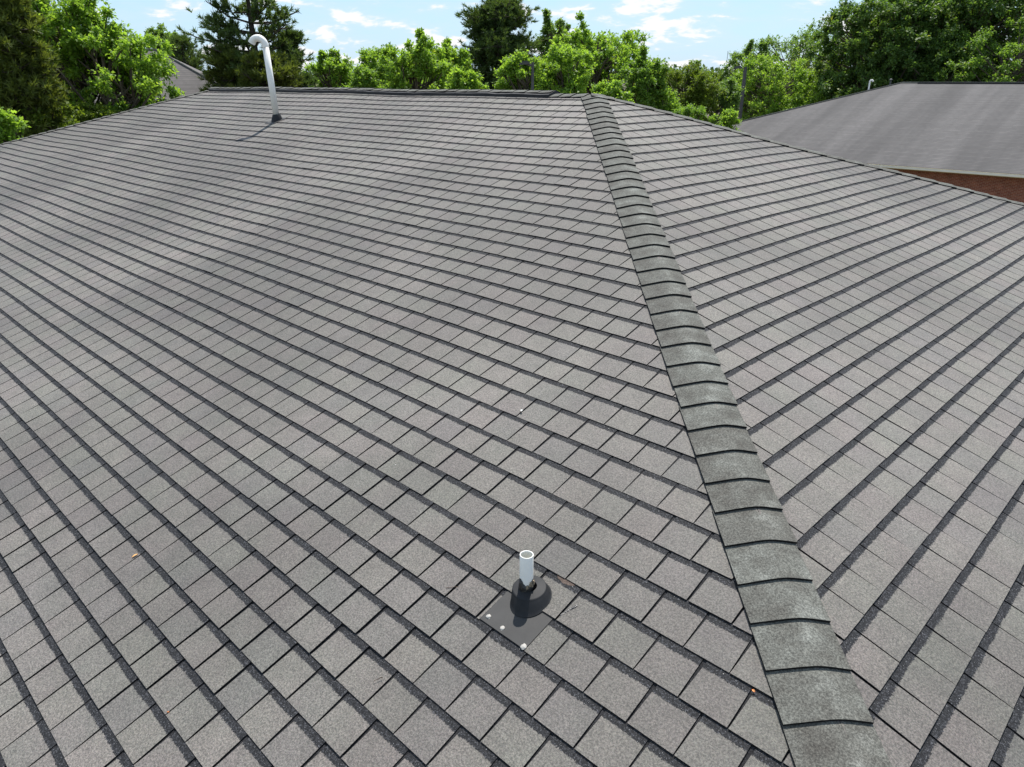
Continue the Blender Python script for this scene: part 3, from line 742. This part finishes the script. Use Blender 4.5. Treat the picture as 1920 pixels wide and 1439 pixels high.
def neighbour():
    ze = -4.20; ta = math.tan(AL); zr = .13; run = (zr-ze)/ta; y0 = 38.3; yr = y0+run; d = ray(1690, 157); k = (yr-CAM[1])/d[1]; ax = CAM[0]+d[0]*k
    x0, x1 = ax-run, ax+34
    o = empty('house', ((x0+x1)/2, yr, GROUND)); tag(o, 'neighbouring red brick house with a streaky grey hip roof and cream gutter', 'house')
    rf, c, r0, r1 = hip_roof(o, x0, x1, y0, y0+2*run, ze, zr-ze, M_NROOF)
    cap_line(r0, r1, rf, .07); cap_line(r0, c[0], rf, .05); cap_line(r0, c[3], rf, .05); cap_line(r1, c[1], rf); cap_line(r1, c[2], rf)
    b = MB(); b.box(((r0+r1)/2)+np.array([.5, 0, .035]), (np.linalg.norm(r1-r0)-1.2, .26, .05)); b.build('ridge_vent', M_VENT, rf)
    house_shell(o, x0, x1, y0, y0+2*run, ze, M_BRICK)
    wx = CAM[0]+ray(1878, 372)[0]*(y0+.45-CAM[1])/ray(1878, 372)[1]
    for q in range(-7, 12):
        if q % 4 < 2: window(o, wx+q*1.27, y0+.45, -6.62, .68, 1.30)
    # its little white vent just past the left hip, and a flue cap
    for (px, py, top, r, lab, mt_, nm) in ((1628, 171, 155.5, .055, 'small white hooked vent pipe standing on the neighbouring grey roof', M_PVC, 'vent_pipe'), (1668, 160, 156.0, .06, 'low grey metal flue on the far slope of the neighbouring roof', M_POLE, 'flue')):
        s = 0.0; best = None
        for q in range(400):     # foot just behind the hip line, on the end slope
            p = r0+(c[0]-r0)*q/400+np.array([-.25, .6, 0]); pr = project(p)
            if best is None or abs(pr[0]-px) < best[0]: best = (abs(pr[0]-px), p)
        p = best[1]; p[2] = ze+(p[0]-x0)*ta if p[0]-x0 < p[1]-y0 else ze+(p[1]-y0)*ta
        hgt = 0.70 if nm == 'vent_pipe' else .45
        root = empty(nm, p); tag(root, lab, 'vent pipe' if nm == 'vent_pipe' else 'flue')
        b = MB(); b.lathe(p-np.array([0, 0, .1]), (0, 0, 1), [(.2, .05), (.12, .16), (r*1.1, .26)], 16); b.build('flashing', M_PLATE, root)
        b = MB(); b.tube([p, p+np.array([0, 0, hgt])], r, 12); b.build('pipe', mt_, root)
        b = MB()
        if nm == 'vent_pipe':
            b.tube([p+np.array([0, 0, hgt-.02]), p+np.array([.04, 0, hgt+.07]), p+np.array([.15, 0, hgt+.09]), p+np.array([.22, 0, hgt+.0])], r*1.15, 12)
            b.build('elbow', mt_, root)
        else: b.lathe(p, (0, 0, 1), [(.11, hgt), (.11, hgt+.05), (.01, hgt+.11)], 16); b.build('flue_cap', mt_, root)
neighbour()

def left_house():
    D = 47.0; a = at(128, D, 94); b_ = at(292, D*.98, 94); zr = a[2]; ze = -3.4
    u = unit((b_-a)*np.array([1, 1, 0])); v = np.array([-u[1], u[0], 0])   # v points away
    if v@(a-CAM) < 0: v = -v
    run = 7.4; ins = 9.5
    o = empty('house', [(a+b_)[0]/2, (a+b_)[1]/2, GROUND]); tag(o, 'house with a steep grey brown hip roof behind the leafy trees at left', 'house')
    r0, r1 = a-u*1.0, b_.copy(); c = [r0-u*ins-v*run, r1+u*ins-v*run, r1+u*ins+v*run, r0-u*ins+v*run]
    for q in c: q[2] = ze
    fs = [(c[0], c[1], r1, r0), (c[1], c[2], r1), (c[2], c[3], r0, r1), (c[3], c[0], r0)]; mb = MB()
    for f in fs:
        uu = unit(f[1]-f[0]); n_ = unit(np.cross(f[1]-f[0], f[2]-f[0])); d = np.cross(n_, uu); top = max((p-f[0])@d for p in f)
        mb.add(f, [tuple(range(len(f)))], 0, [((p-f[0])@uu, top-(p-f[0])@d) for p in f])
    rf = mb.build('roof', M_GROOF, o)
    cap_line(r0, r1, rf); cap_line(r1, c[1], rf); cap_line(r0, c[0], rf)
    w = MB(); cc = [q+(-(q-(a+b_)/2)*.05) for q in c]
    for i in range(4):
        p, q = cc[i], cc[(i+1) % 4]; Ln = np.linalg.norm(q-p)
        w.add([(p[0], p[1], GROUND), (q[0], q[1], GROUND), (q[0], q[1], ze-.05), (p[0], p[1], ze-.05)], [(0, 1, 2, 3)], 0, [(0, 0), (Ln, 0), (Ln, 3.1), (0, 3.1)])
    w.build('wall', M_BRICK, o)
    # round ribbed ventilator on its near slope
    tgt = at(181, D*.93, 118); n0 = unit(np.cross(c[1]-c[0], r1-c[0])); n0 = n0 if n0[2] > 0 else -n0
    dd = ray(181, 124); kk = ((c[0]-CAM)@n0)/(dd@n0); p = CAM+dd*kk
    vent = empty('roof_ventilator', p); tag(vent, 'round ribbed teal metal ventilator on the grey roof behind the left trees', 'ventilator')
    teal = simple_mat('teal_metal', (.10, .21, .24), .4, .5, .15, 3)
    b = MB(); b.lathe(p-np.array([0, 0, .4]), (0, 0, 1), [(.25, 0), (.25, .45), (.28, .47)], 20); b.build('ventilator_neck', teal, vent)
    b = MB(); n2 = 36; prof = [(.26, .0), (.40, .10), (.47, .26), (.45, .42), (.33, .56), (.14, .64), (.02, .66)]
    vv = [p+np.array([r*(1+.05*(k % 2))*math.cos(2*math.pi*k/n2), r*(1+.05*(k % 2))*math.sin(2*math.pi*k/n2), h]) for r, h in prof for k in range(n2)]
    b.add(vv, [(i*n2+k, i*n2+(k+1) % n2, (i+1)*n2+(k+1) % n2, (i+1)*n2+k) for i in range(len(prof)-1) for k in range(n2)]); b.build('ribbed_dome', teal, vent)
left_house()

def far_house():
    D = 70.0; c0 = at(1310, D, z=GROUND); ze, zr = -2.9, .1
    o = empty('house', c0); tag(o, 'distant brick house with a pinkish roof between the trees past the right hip', 'house')
    x1, y0 = c0[0]+0.2, c0[1]; x0 = x1-15; y1 = y0+6
    rf, c, r0, r1 = hip_roof(o, x0-.5, x1+.5, y0-.5, y1+.5, ze, zr-ze, M_PROOF, 'x'); cap_line(r0, r1, rf)
    w = MB()
    for (ax, ay, bx, by) in ((x0, y0, x1, y0), (x1, y0, x1, y1), (x1, y1, x0, y1), (x0, y1, x0, y0)):
        Ln = math.hypot(bx-ax, by-ay); w.add([(ax, ay, GROUND), (bx, by, GROUND), (bx, by, ze), (ax, ay, ze)], [(0, 1, 2, 3)], 0, [(0, 0), (Ln, 0), (Ln, 3.6), (0, 3.6)])
    w.build('wall', M_BRICK, o)
    for xx in (x1-1.6, x1-5, x1-9): window(o, xx, y0, -4.15, 1.1, 1.3)
    b = MB(); b.box((x1-2.75, y0-.05, (ze+GROUND)/2), (.09, .08, ze-GROUND)); b.build('downpipe', M_TRIM, o)
far_house()

# ------------------------------------------------------------------ lamps on poles, mast
def lamp_pole(px, dist, top_y, arm_px, r, label, k=1.0):
    top = at(px, dist, top_y); base = top.copy(); base[2] = GROUND; o = empty('lamp_pole', base); tag(o, label, 'lamp pole')
    b = MB(); b.tube([base, (base+top)/2, top], [r*1.15, r*1.05, r*.9], 10); b.build('pole', M_POLE, o)
    q = at(px+arm_px, dist, top_y+1); b = MB(); b.tube([top-np.array([0, 0, .12]), q-np.array([0, 0, .02])], .05, 6); b.build('arm', M_POLE, o)
    u = unit(q-top); R = np.array([u, np.cross([0, 0, 1.], u), [0, 0, 1.]]).T
    b = MB(); b.box(q+np.array([0, 0, -.02]), (.75*k, .32*k, .16*k), R); b.box(q+np.array([0, 0, .09*k]), (.5*k, .22*k, .06*k), R); b.build('lamp_head', M_POLE, o)
lamp_pole(1398, 78, 126, -14, .17, 'grey lamp pole with a short arm beyond the left hip of the neighbouring roof')
lamp_pole(999, 30, 117, -15, .055, 'grey lamp pole rising from behind the ridge in front of the dense pine', .5)
def mast():
    top = at(1365, 420, 96); base = top.copy(); base[2] = GROUND; o = empty('radio_mast', base); tag(o, 'very thin distant radio mast above the treeline', 'mast')
    b = MB(); b.tube([base, top], .16, 4); b.build('mast_shaft', simple_mat('mast_grey', (.35, .38, .42)), o)
mast()

# ------------------------------------------------------------------ trees
def leaf_mesh(name, pts, axis, size, rg, mat, width=.62, upb=1.35):
    n = len(pts); a = axis/np.linalg.norm(axis, axis=1, keepdims=True)
    up = rg.normal(0, .55, (n, 3)); up[:, 2] += upb
    b = np.cross(up, a); b /= (np.linalg.norm(b, axis=1, keepdims=True)+1e-9)
    nn = np.cross(a, b); L = size*rg.uniform(.65, 1.3, (n, 1))
    v = np.empty((n, 4, 3), dtype=np.float32)
    v[:, 0] = pts; v[:, 1] = pts+a*L*.45+b*L*width*.5+nn*L*.06; v[:, 2] = pts+a*L-nn*L*.05; v[:, 3] = pts+a*L*.45-b*L*width*.5+nn*L*.06
    me = bpy.data.meshes.new(name); me.vertices.add(n*4); me.vertices.foreach_set('co', v.ravel())
    me.loops.add(n*4); me.loops.foreach_set('vertex_index', np.arange(n*4, dtype=np.int32))
    me.polygons.add(n); me.polygons.foreach_set('loop_start', np.arange(0, n*4, 4, dtype=np.int32)); me.polygons.foreach_set('loop_total', np.full(n, 4, dtype=np.int32))
    at_ = me.attributes.new('rnd', 'FLOAT', 'FACE'); at_.data.foreach_set('value', rg.uniform(0, 1, n).astype(np.float32))
    me.materials.append(mat); me.update(calc_edges=True); me.validate(); return me
def needle_mesh(name, pts, dirs, size, rg, mat, per=26, wd=.045, spread=.75):
    n = len(pts); m_ = n*per; base = np.repeat(pts, per, 0); d = np.repeat(dirs, per, 0)
    d = d/np.linalg.norm(d, axis=1, keepdims=True)+rg.normal(0, spread, (m_, 3)); d[:, 2] += .15; d /= np.linalg.norm(d, axis=1, keepdims=True)
    off = np.repeat(dirs/np.linalg.norm(dirs, axis=1, keepdims=True), per, 0)*rg.uniform(-.5, .35, (m_, 1))*size
    base = base+off; s = np.cross(d, rg.normal(0, 1, (m_, 3))); s /= np.linalg.norm(s, axis=1, keepdims=True); L = size*rg.uniform(.6, 1.15, (m_, 1))
    v = np.empty((m_, 3, 3), dtype=np.float32); v[:, 0] = base-s*wd*.5; v[:, 1] = base+s*wd*.5; v[:, 2] = base+d*L
    me = bpy.data.meshes.new(name); me.vertices.add(m_*3); me.vertices.foreach_set('co', v.ravel()); me.loops.add(m_*3); me.loops.foreach_set('vertex_index', np.arange(m_*3, dtype=np.int32))
    me.polygons.add(m_); me.polygons.foreach_set('loop_start', np.arange(0, m_*3, 3, dtype=np.int32)); me.polygons.foreach_set('loop_total', np.full(m_, 3, dtype=np.int32))
    at_ = me.attributes.new('rnd', 'FLOAT', 'FACE'); at_.data.foreach_set('value', np.repeat(rg.uniform(0, 1, n), per).astype(np.float32)*.8+rg.uniform(0, .2, m_).astype(np.float32))
    me.materials.append(mat); me.update(calc_edges=True); me.validate(); return me

def broad_tree(name, px, dist, top_y, hw, mat, label, seed, leaf=.16, clusters=110, per=150, bot=None, shoots=0, rc=.17, group=None, depth=1.0, trunks=1, cat='tree', hollow=.35, lean=0.0):
    rg = np.random.RandomState(seed); top = at(px, dist, top_y); base = top.copy(); base[2] = GROUND
    Rx = hw*dist/F*math.hypot(1, (px-W/2)/F)*.93; zt = top[2]; zb = (GROUND+1.2) if bot is None else at(px, dist, bot)[2]; zb = max(zb, GROUND+.2)
    root = empty(name, base); tag(root, label, cat, group)
    cz, hz = (zt+zb)/2, (zt-zb)/2
    # the crown is a heap of rounded lobes, leaf clusters sit mostly on their outsides
    nl = int(np.clip(round(hw*dist/F*2.2), 4, 11)); th = rg.uniform(0, 6.28, nl)+np.arange(nl)*2.4; lr = rg.uniform(.36, .54, nl); lr[0] = .56
    ro = (1-lr)*rg.uniform(.75, 1.02, nl); ro[0] = .12; lz = rg.uniform(-.62, .30, nl); lz[0] = .30; lz[1:3] = rg.uniform(.05, .38, min(2, nl-1))
    LC = np.stack([ro*np.cos(th)*Rx, ro*np.sin(th)*Rx*depth, lz*hz], 1); LRz = np.minimum(lr*1.2, 1.0-np.abs(lz))*hz
    wl = lr**2; li = rg.choice(nl, clusters, p=wl/wl.sum())
    u = rg.normal(0, 1, (clusters, 3)); u /= np.linalg.norm(u, axis=1, keepdims=True)
    r = (hollow+(1-hollow)*rg.uniform(0, 1, clusters)**.5)*(1-rc*.45)
    C = LC[li]+u*r[:, None]*np.stack([lr[li]*Rx, lr[li]*Rx*depth, LRz[li]], 1)+np.array([0, 0, cz-GROUND])
    fill = rg.rand(clusters) < .42      # the rest fills the body of the crown, fuller towards the bottom
    fz = rg.uniform(-1, .72, clusters); fr = np.sqrt(np.clip(1-np.clip(fz, 0, 1)**2, 0, 1))*(.92-.12*np.clip(-fz, 0, 1))*rg.uniform(0.15, 1, clusters)**.5; ft = rg.uniform(0, 6.28, clusters)
    F_ = np.stack([fr*np.cos(ft)*Rx, fr*np.sin(ft)*Rx*depth, fz*hz], 1)*(1-rc*.3)+np.array([0, 0, cz-GROUND]); C = np.where(fill[:, None], F_, C)
    rad = np.full(clusters, rc)*min(Rx, hz*1.15)*rg.uniform(.65, 1.25, clusters)
    if shoots:
        th = rg.uniform(0, 6.28, shoots); rr_ = Rx*.75*rg.uniform(0, 1, shoots)
        zt_ = (cz-GROUND)+hz*.97*np.sqrt(np.clip(1-(rr_/Rx)**2*.7, .1, 1)); SS = []; rs = []
        for q in range(shoots):
            nst = 5; tipz = zt_[q]*1.0+hz*.03*rg.randn(); ln_ = min(Rx, hz)*rg.uniform(.4, .62); wob = rg.normal(0, .22*ln_, 2)
            for w_ in range(nst):
                f_ = w_/(nst-1); SS.append([rr_[q]*math.cos(th[q])+wob[0]*f_, rr_[q]*math.sin(th[q])+wob[1]*f_, tipz-ln_*(1-f_)]); rs.append(rc*min(Rx, hz)*(.62-.40*f_)*rg.uniform(.6, 1.3))
        C = np.concatenate([C, np.array(SS)]); rad = np.concatenate([rad, rs])
    bz = zb-GROUND; C[:, 2] = bz+(C[:, 2]-bz)*(zt-GROUND-bz)/max(float((C[:, 2]+.6*rad).max())-bz, .1)
    q_ = float(np.percentile(np.hypot(C[:, 0], C[:, 1]/depth)+.5*rad, 96)); C[:, :2] *= Rx/q_
    nC_ = len(C); tw = 11; k = max(3, per//tw)
    td = rg.normal(0, 1, (nC_, tw, 3)); td[:, :, 2] = td[:, :, 2]*.75+.35; 
    if shoots: td[-shoots*5:, :, 2] += .5
    outw = C.copy(); outw[:, 2] -= (cz-GROUND); outw /= (np.linalg.norm(outw, axis=1, keepdims=True)+1e-6)
    td += outw[:, None, :]*.7; td /= np.linalg.norm(td, axis=2, keepdims=True)
    ln = rad[:, None]*rg.uniform(.55, 1.55, (nC_, tw))
    s = rg.uniform(.15, 1, (nC_, tw, k))
    P = C[:, None, None, :]+td[:, :, None, :]*(s*ln[:, :, None])[..., None]+rg.normal(0, leaf*.45, (nC_, tw, k, 3))
    ax = np.repeat(td[:, :, None, :], k, 2)*.6+rg.normal(0, .7, (nC_, tw, k, 3)); ax[..., 2] -= .25
    P = P.reshape(-1, 3); ax = ax.reshape(-1, 3)
    me = leaf_mesh('crown', P, ax, leaf, rg, mat)
    cr = link('crown', me, root, base)
    # trunk and limbs
    b = MB(); Ht = zt-GROUND; t_r = .028*Ht**1.0*(.75 if trunks > 1 else 1)
    for q in range(trunks):
        off = np.array([rg.uniform(-.3, .3), rg.uniform(-.3, .3), 0])*(trunks > 1); spread = rg.normal(0, .22*Rx, 2)*(trunks > 1)+np.array([lean, 0])
        pts = [off+np.array([spread[0]*t_*t_, spread[1]*t_*t_, Ht*.9*t_])+np.append(rg.normal(0, .05, 2)*Ht*.1*t_, 0) for t_ in (0, .2, .4, .6, .8, 1.0)]
        b.tube([p+base for p in pts], [t_r*(1-.85*t_)/math.sqrt(trunks) for t_ in (0, .2, .4, .6, .8, 1.0)], 7)
        sel = range(q, nC_, trunks)
        for c in sel:
            if rg.rand() > .62: continue
            tz = np.clip((C[c][2]-rad[c]*.8)/Ht-.18*rg.rand()-.05, .12, .95)/.9; i0 = min(int(tz*5), 4); f_ = min(tz*5-i0, 1); st = pts[i0]*(1-f_)+pts[i0+1]*f_
            if st[2] > C[c][2]: st = st*np.array([1, 1, .8])
            md = (st+C[c])/2+np.array([0, 0, -.06*np.linalg.norm(C[c]-st)])+rg.normal(0, .05, 3)
            b.tube([st+base, md+base, C[c]+base], [t_r*.34*(1-.6*tz*.9), t_r*.2, t_r*.07], 5, False)
            for w_ in range(0, tw, 3): b.tube([C[c]+base, C[c]+td[c, w_]*ln[c, w_]*.9+base], [t_r*.07, t_r*.03], 3, False)
    b.build('trunk', M_BARK, root)
    return root

def pine_tree(name, px, dist, top_y, hw, mat, label, seed, bot=None, tufts=1500, open_=.5, shape='round', size=.26, cat='tree', per=26, group=None, whorls=15, wd=.05):
    rg = np.random.RandomState(seed); top = at(px, dist, top_y); base = top.copy(); base[2] = GROUND; root = empty(name, base); tag(root, label, cat, group)
    R = hw*dist/F*math.hypot(1, (px-W/2)/F)*.93; Ht = top[2]-GROUND; zb = 1.5 if bot is None else max(at(px, dist, bot)[2]-GROUND, .4)
    b = MB(); tr = .022*Ht+.05; b.tube([base, base+np.array([.02*Ht, 0, Ht*.35]), base+np.array([-.01*Ht, .01*Ht, Ht*.7]), base+np.array([0, 0, Ht*.98])], [tr, tr*.8, tr*.5, tr*.12], 8)
    P = []; D = []
    nb = 0
    for w_ in range(whorls):
        f = (w_+rg.uniform(-.3, .3))/(whorls-1); f = min(max(f, 0), 1); z = zb+(Ht-zb)*f
        if shape == 'round': rr_ = R*math.sqrt(max(0.03, 1-(2*f-.85)**2/1.35))
        elif shape == 'wide': rr_ = R*(1-.62*f**1.5)*(.8+.2*math.sin(f*9+seed))
        else: rr_ = R*(1-.85*f)
        for q in range(rg.randint(4, 7)):
            th = rg.uniform(0, 6.28); Ln = rr_*rg.uniform(.6, 1.1); rise = rg.uniform(.05, .5)*Ln*(.4+f)
            st = np.array([0, 0, z]); en = np.array([math.cos(th)*Ln, math.sin(th)*Ln, min(z+rise, Ht-.1)]); md = (st+en)/2+np.array([0, 0, -.10*Ln])
            b.tube([st+base, md+base, en+base], [tr*.28*(1.1-f), tr*.2*(1.1-f), tr*.06], 5, False)
            k = max(3, int(tufts/(whorls*5)))
            s = rg.uniform(.25, 1.0, k)**.8; pp = (1-s)[:, None]**2*st+2*(s*(1-s))[:, None]*md+(s**2)[:, None]*en
            lat = rg.normal(0, 1, (k, 3))*np.array([1, 1, .55])*(Ln*.17*open_+.10)*(s[:, None]*.6+.5); lat[:, 2] += .12
            tip = pp+lat; P.append(tip); dd = lat+np.array([math.cos(th), math.sin(th), .6])*.35; D.append(dd)
            for j in range(0, k, 2): b.tube([pp[j]+base, tip[j]+base], [tr*.06, tr*.03], 3, False)
    P = np.concatenate(P); D = np.concatenate(D)
    # leader
    me = needle_mesh('crown', P, D, size, rg, mat, per, wd); link('crown', me, root, base)
    b.build('trunk', M_PBARK, root); return root

def plant_trees():
    # left edge
    pine_tree('pine_tree', -66, 27, -260, 52, L_PINEO, 'huge dark pine at the left edge reaching past the top of the picture', 11, bot=330, tufts=3600, open_=.8, shape='wide', whorls=26, size=.24, per=26)
    pine_tree('pine_tree', 36, 37, -120, 34, L_PINE, 'dark pine behind the leafy tree at the far left', 12, bot=260, tufts=1700, shape='wide', whorls=18, size=.26)
    broad_tree('leafy_tree', 92, 31, -40, 82, L_BRIGHT, 'tall bright leaved tree just right of the huge dark left pine', 13, .13, 170, 200, bot=215, rc=.15, trunks=3, hollow=.15)
    broad_tree('leafy_tree', 190, 29.5, 20, 84, L_BRIGHT, 'open many stemmed green tree in front of the steep grey roof', 14, .13, 105, 150, bot=240, rc=.12, trunks=4, hollow=.15, shoots=2)
    broad_tree('leafy_tree', 246, 31, 88, 28, L_BRIGHT, 'small round green tree against the right end of the steep grey roof', 15, .125, 60, 180, bot=235, rc=.2, hollow=.15)
    broad_tree('shrub', 112, 27.5, 200, 70, L_OLIVE, 'olive green bush below the left pines close to the left hip', 16, .11, 60, 180, bot=330, rc=.18, cat='shrub', hollow=.2)
    broad_tree('shrub', 226, 30, 185, 70, L_MID, 'low dark green bush under the many stemmed tree at left', 17, .12, 60, 180, bot=300, rc=.18, cat='shrub', hollow=.2)
    broad_tree('shrub', -5, 24, 198, 38, L_BRIGHT, 'bright yellow green bush cut off by the left edge of the picture', 18, .12, 44, 160, bot=330, rc=.22, cat='shrub')
    broad_tree('leafy_tree', 300, 66, 52, 24, L_COOL, 'small distant tree top showing over the steep grey roof', 19, .22, 50, 130, bot=150, rc=.2)
    pine_tree('pine_tree', 340, 60, 76, 32, L_PINE, 'small pine just right of the steep grey roof', 20, bot=170, tufts=700, whorls=12, shape='round', size=.34)
    # the pine behind the gooseneck pipe
    pine_tree('pine_tree', 455, 40, -75, 80, L_PINE, 'tall open crowned pine behind the gooseneck pipe', 21, bot=185, tufts=1350, open_=.5, whorls=15, size=.26, shape='round')
    pine_tree('pine_tree', 420, 39, 96, 30, L_PINEO, 'low bushy pine left of the tall open pine', 22, bot=200, tufts=1000, whorls=10, size=.25, shape='round')
    pine_tree('pine_tree', 540, 41, 68, 46, L_PINE, 'slim pine right of the gooseneck pipe', 23, bot=210, tufts=1100, whorls=11, size=.25, shape='wide')
    pine_tree('pine_tree', 492, 38, 110, 56, L_PINEO, 'short olive pine at the foot of the gooseneck pipe beyond the ridge', 24, bot=210, tufts=1000, whorls=9, size=.25)
    # along the ridge
    broad_tree('leafy_tree', 620, 44, 98, 48, L_BRIGHT, 'small bright yellow green tree right of the slim pine', 31, .13, 90, 170, bot=230, rc=.17, shoots=3)
    broad_tree('leafy_tree', 662, 52, 126, 44, L_BRIGHT, 'lowest bright green treetop between two taller ones over the ridge', 32, .15, 60, 150, bot=230, rc=.2)
    broad_tree('leafy_tree', 705, 43, 92, 54, L_BRIGHT, 'green tree with a narrow upright tip right of the small bright tree', 33, .13, 100, 170, bot=230, rc=.16, shoots=1)
    broad_tree('leafy_tree', 782, 37, 62, 74, L_BRIGHT, 'airy tree with thin bare stems and the highest tips over the middle ridge', 34, .145, 100, 150, bot=230, rc=.13, shoots=4, trunks=3, hollow=.2)
    broad_tree('leafy_tree', 845, 39, 78, 38, L_BRIGHT, 'bright green tree touching the left side of the big dense pine', 35, .135, 80, 160, bot=230, rc=.17, shoots=1)
    broad_tree('leafy_tree', 745, 41, 118, 96, L_MID, 'broad low tree filling in below the airy tree', 36, .14, 120, 170, bot=240, rc=.16)
    broad_tree('leafy_tree', 828, 45, 112, 76, L_MID, 'broad mid green tree just left of the dense pine behind the bright one', 61, .14, 90, 160, bot=240, rc=.17)
    broad_tree('shrub', 872, 33, 134, 42, L_BRIGHT, 'low bright bush in front of the left foot of the dense pine', 37, .13, 60, 160, bot=240, rc=.2, cat='shrub')
    pine_tree('pine_tree', 938, 50, 8, 70, L_PINE, 'big dense dark pine above the middle of the ridge', 38, bot=250, tufts=7500, open_=.85, whorls=24, size=.27, per=24, shape='round')
    broad_tree('leafy_tree', 1042, 58, 24, 36, L_COOL, 'upright green tree tucked behind the right side of the dense pine', 39, .19, 110, 150, bot=220, rc=.18, shoots=1)
    broad_tree('leafy_tree', 990, 36, 104, 56, L_BRIGHT, 'bright low tree in front of the dense pine around the lamp pole', 40, .13, 80, 160, bot=230, rc=.17, shoots=0)
    broad_tree('leafy_tree', 1124, 44, 34, 104, L_BRIGHT, 'wide leafy tree with a rounded lumpy top right of the dense pine', 41, .15, 260, 190, bot=260, rc=.13, shoots=1, hollow=.2)
    broad_tree('leafy_tree', 1066, 36, 86, 66, L_BRIGHT, 'mid sized light green tree in front of the wide leafy tree', 42, .135, 110, 170, bot=240, rc=.16)
    broad_tree('leafy_tree', 1205, 40, 92, 54, L_MID, 'green tree at the right shoulder of the wide leafy tree', 43, .14, 100, 170, bot=270, rc=.16, shoots=1)
    broad_tree('shrub', 1158, 29, 156, 42, L_BRIGHT, 'bright bush just over the roof peak', 44, .11, 60, 160, bot=260, rc=.2, cat='shrub')
    broad_tree('leafy_tree', 1288, 55, 120, 58, L_OLIVE, 'rounded olive green tree in front of the distant brick house', 45, .13, 160, 190, bot=240, rc=.16, hollow=.2)
    broad_tree('shrub', 1254, 40, 172, 40, L_BRIGHT, 'light green bush left of the rounded olive tree', 46, .12, 60, 150, bot=290, rc=.2, cat='shrub')
    broad_tree('shrub', 1296, 36, 200, 34, L_MID, 'dim green bush below the rounded olive tree', 47, .11, 50, 150, bot=290, rc=.2, cat='shrub')
    broad_tree('shrub', 1360, 44, 206, 26, L_BRIGHT, 'bright bush beside the foot of the right lamp pole', 48, .12, 44, 150, bot=290, rc=.22, cat='shrub')
    broad_tree('leafy_tree', 1350, 62, 140, 38, L_COOL, 'bluish green tree standing right of the distant brick house', 49, .17, 100, 160, rc=.18, bot=212)
    broad_tree('leafy_tree', 1232, 75, 134, 46, L_OLIVE, 'yellowish treetop left of the rounded olive tree against the sky', 62, .2, 80, 140, rc=.18, bot=190)
    broad_tree('leafy_tree', 1340, 95, 134, 46, L_OLIVE, 'low olive treetop just left of the right lamp pole against the sky', 63, .22, 90, 150, rc=.17, bot=190)
    broad_tree('leafy_tree', 1408, 92, 78, 42, L_COOL, 'upright tree with two pointed tips behind the right lamp pole', 50, .21, 110, 140, bot=230, rc=.16, shoots=3)
    broad_tree('leafy_tree', 1452, 88, 106, 76, L_BRIGHT, 'wide light green tree right of the right lamp pole', 51, .2, 200, 170, bot=260, rc=.14, hollow=.2)
    broad_tree('leafy_tree', 1506, 104, 46, 88, L_COOL, 'tall domed green tree behind the wide light green tree', 52, .23, 240, 180, bot=240, rc=.13, hollow=.2)
    broad_tree('leafy_tree', 1542, 90, 108, 56, L_OLIVE, 'dull olive tree under the tall domed tree', 53, .19, 110, 160, bot=240, rc=.17)
    broad_tree('shrub', 1545, 84, 152, 52, L_BRIGHT, 'bright green round bush behind the left hip of the neighbouring roof', 54, .17, 90, 160, bot=240, rc=.18, cat='shrub')
    broad_tree('leafy_tree', 1625, 86, 118, 54, L_DEEP, 'dark tree behind the small white vent of the neighbouring roof', 55, .2, 120, 170, bot=230, rc=.16)
    broad_tree('leafy_tree', 1700, 84, -30, 112, L_DEEP, 'huge dark green tree rising behind the left end of the neighbouring ridge', 56, .27, 600, 190, bot=220, rc=.10, hollow=.15)
    broad_tree('leafy_tree', 1835, 88, -100, 110, L_DEEP, 'darkest tall tree behind the neighbouring ridge in the upper right corner', 57, .28, 480, 180, bot=210, rc=.10, hollow=.2)
    broad_tree('leafy_tree', 1930, 80, 30, 96, L_MID, 'lighter green tree at the right edge above the neighbouring ridge', 58, .19, 240, 180, bot=220, rc=.12)
    broad_tree('leafy_tree', 1770, 80, 88, 70, L_DEEP, 'low dark tree just over the middle of the neighbouring ridge', 59, .2, 140, 160, bot=210, rc=.15)
    # distance
    broad_tree('leafy_tree', 1303, 190, 116, 12, L_COOL, 'single dark round treetop standing above the far treeline', 60, .5, 40, 90, rc=.24)
    rg = np.random.RandomState(77); P = []; 
    for px in np.arange(-200, 2150, 13):
        for dist, ty in ((150, 140), (200, 134), (260, 132)):
            t = at(px+rg.uniform(-6, 6), dist*rg.uniform(.93, 1.07), ty+rg.uniform(-4, 6)); hgt = t[2]-GROUND; r_ = hgt*.42
            k = 260; q = rg.normal(0, 1, (k, 3)); q /= np.linalg.norm(q, axis=1, keepdims=True); q *= rg.uniform(.75, 1.02, (k, 1))*(1+.15*np.sin(q[:, :1]*7+px))
            P.append(q*np.array([r_, r_, hgt*.5])+np.array([t[0], t[1], GROUND+hgt*.5]))
    P = np.concatenate(P); me = leaf_mesh('far_woods', P, rg.normal(0, 1, P.shape), 1.15, rg, L_FAR, .9); o = link('far_woods', me); tag(o, 'distant band of green woods along the horizon', 'woods', kind='stuff')
plant_trees()
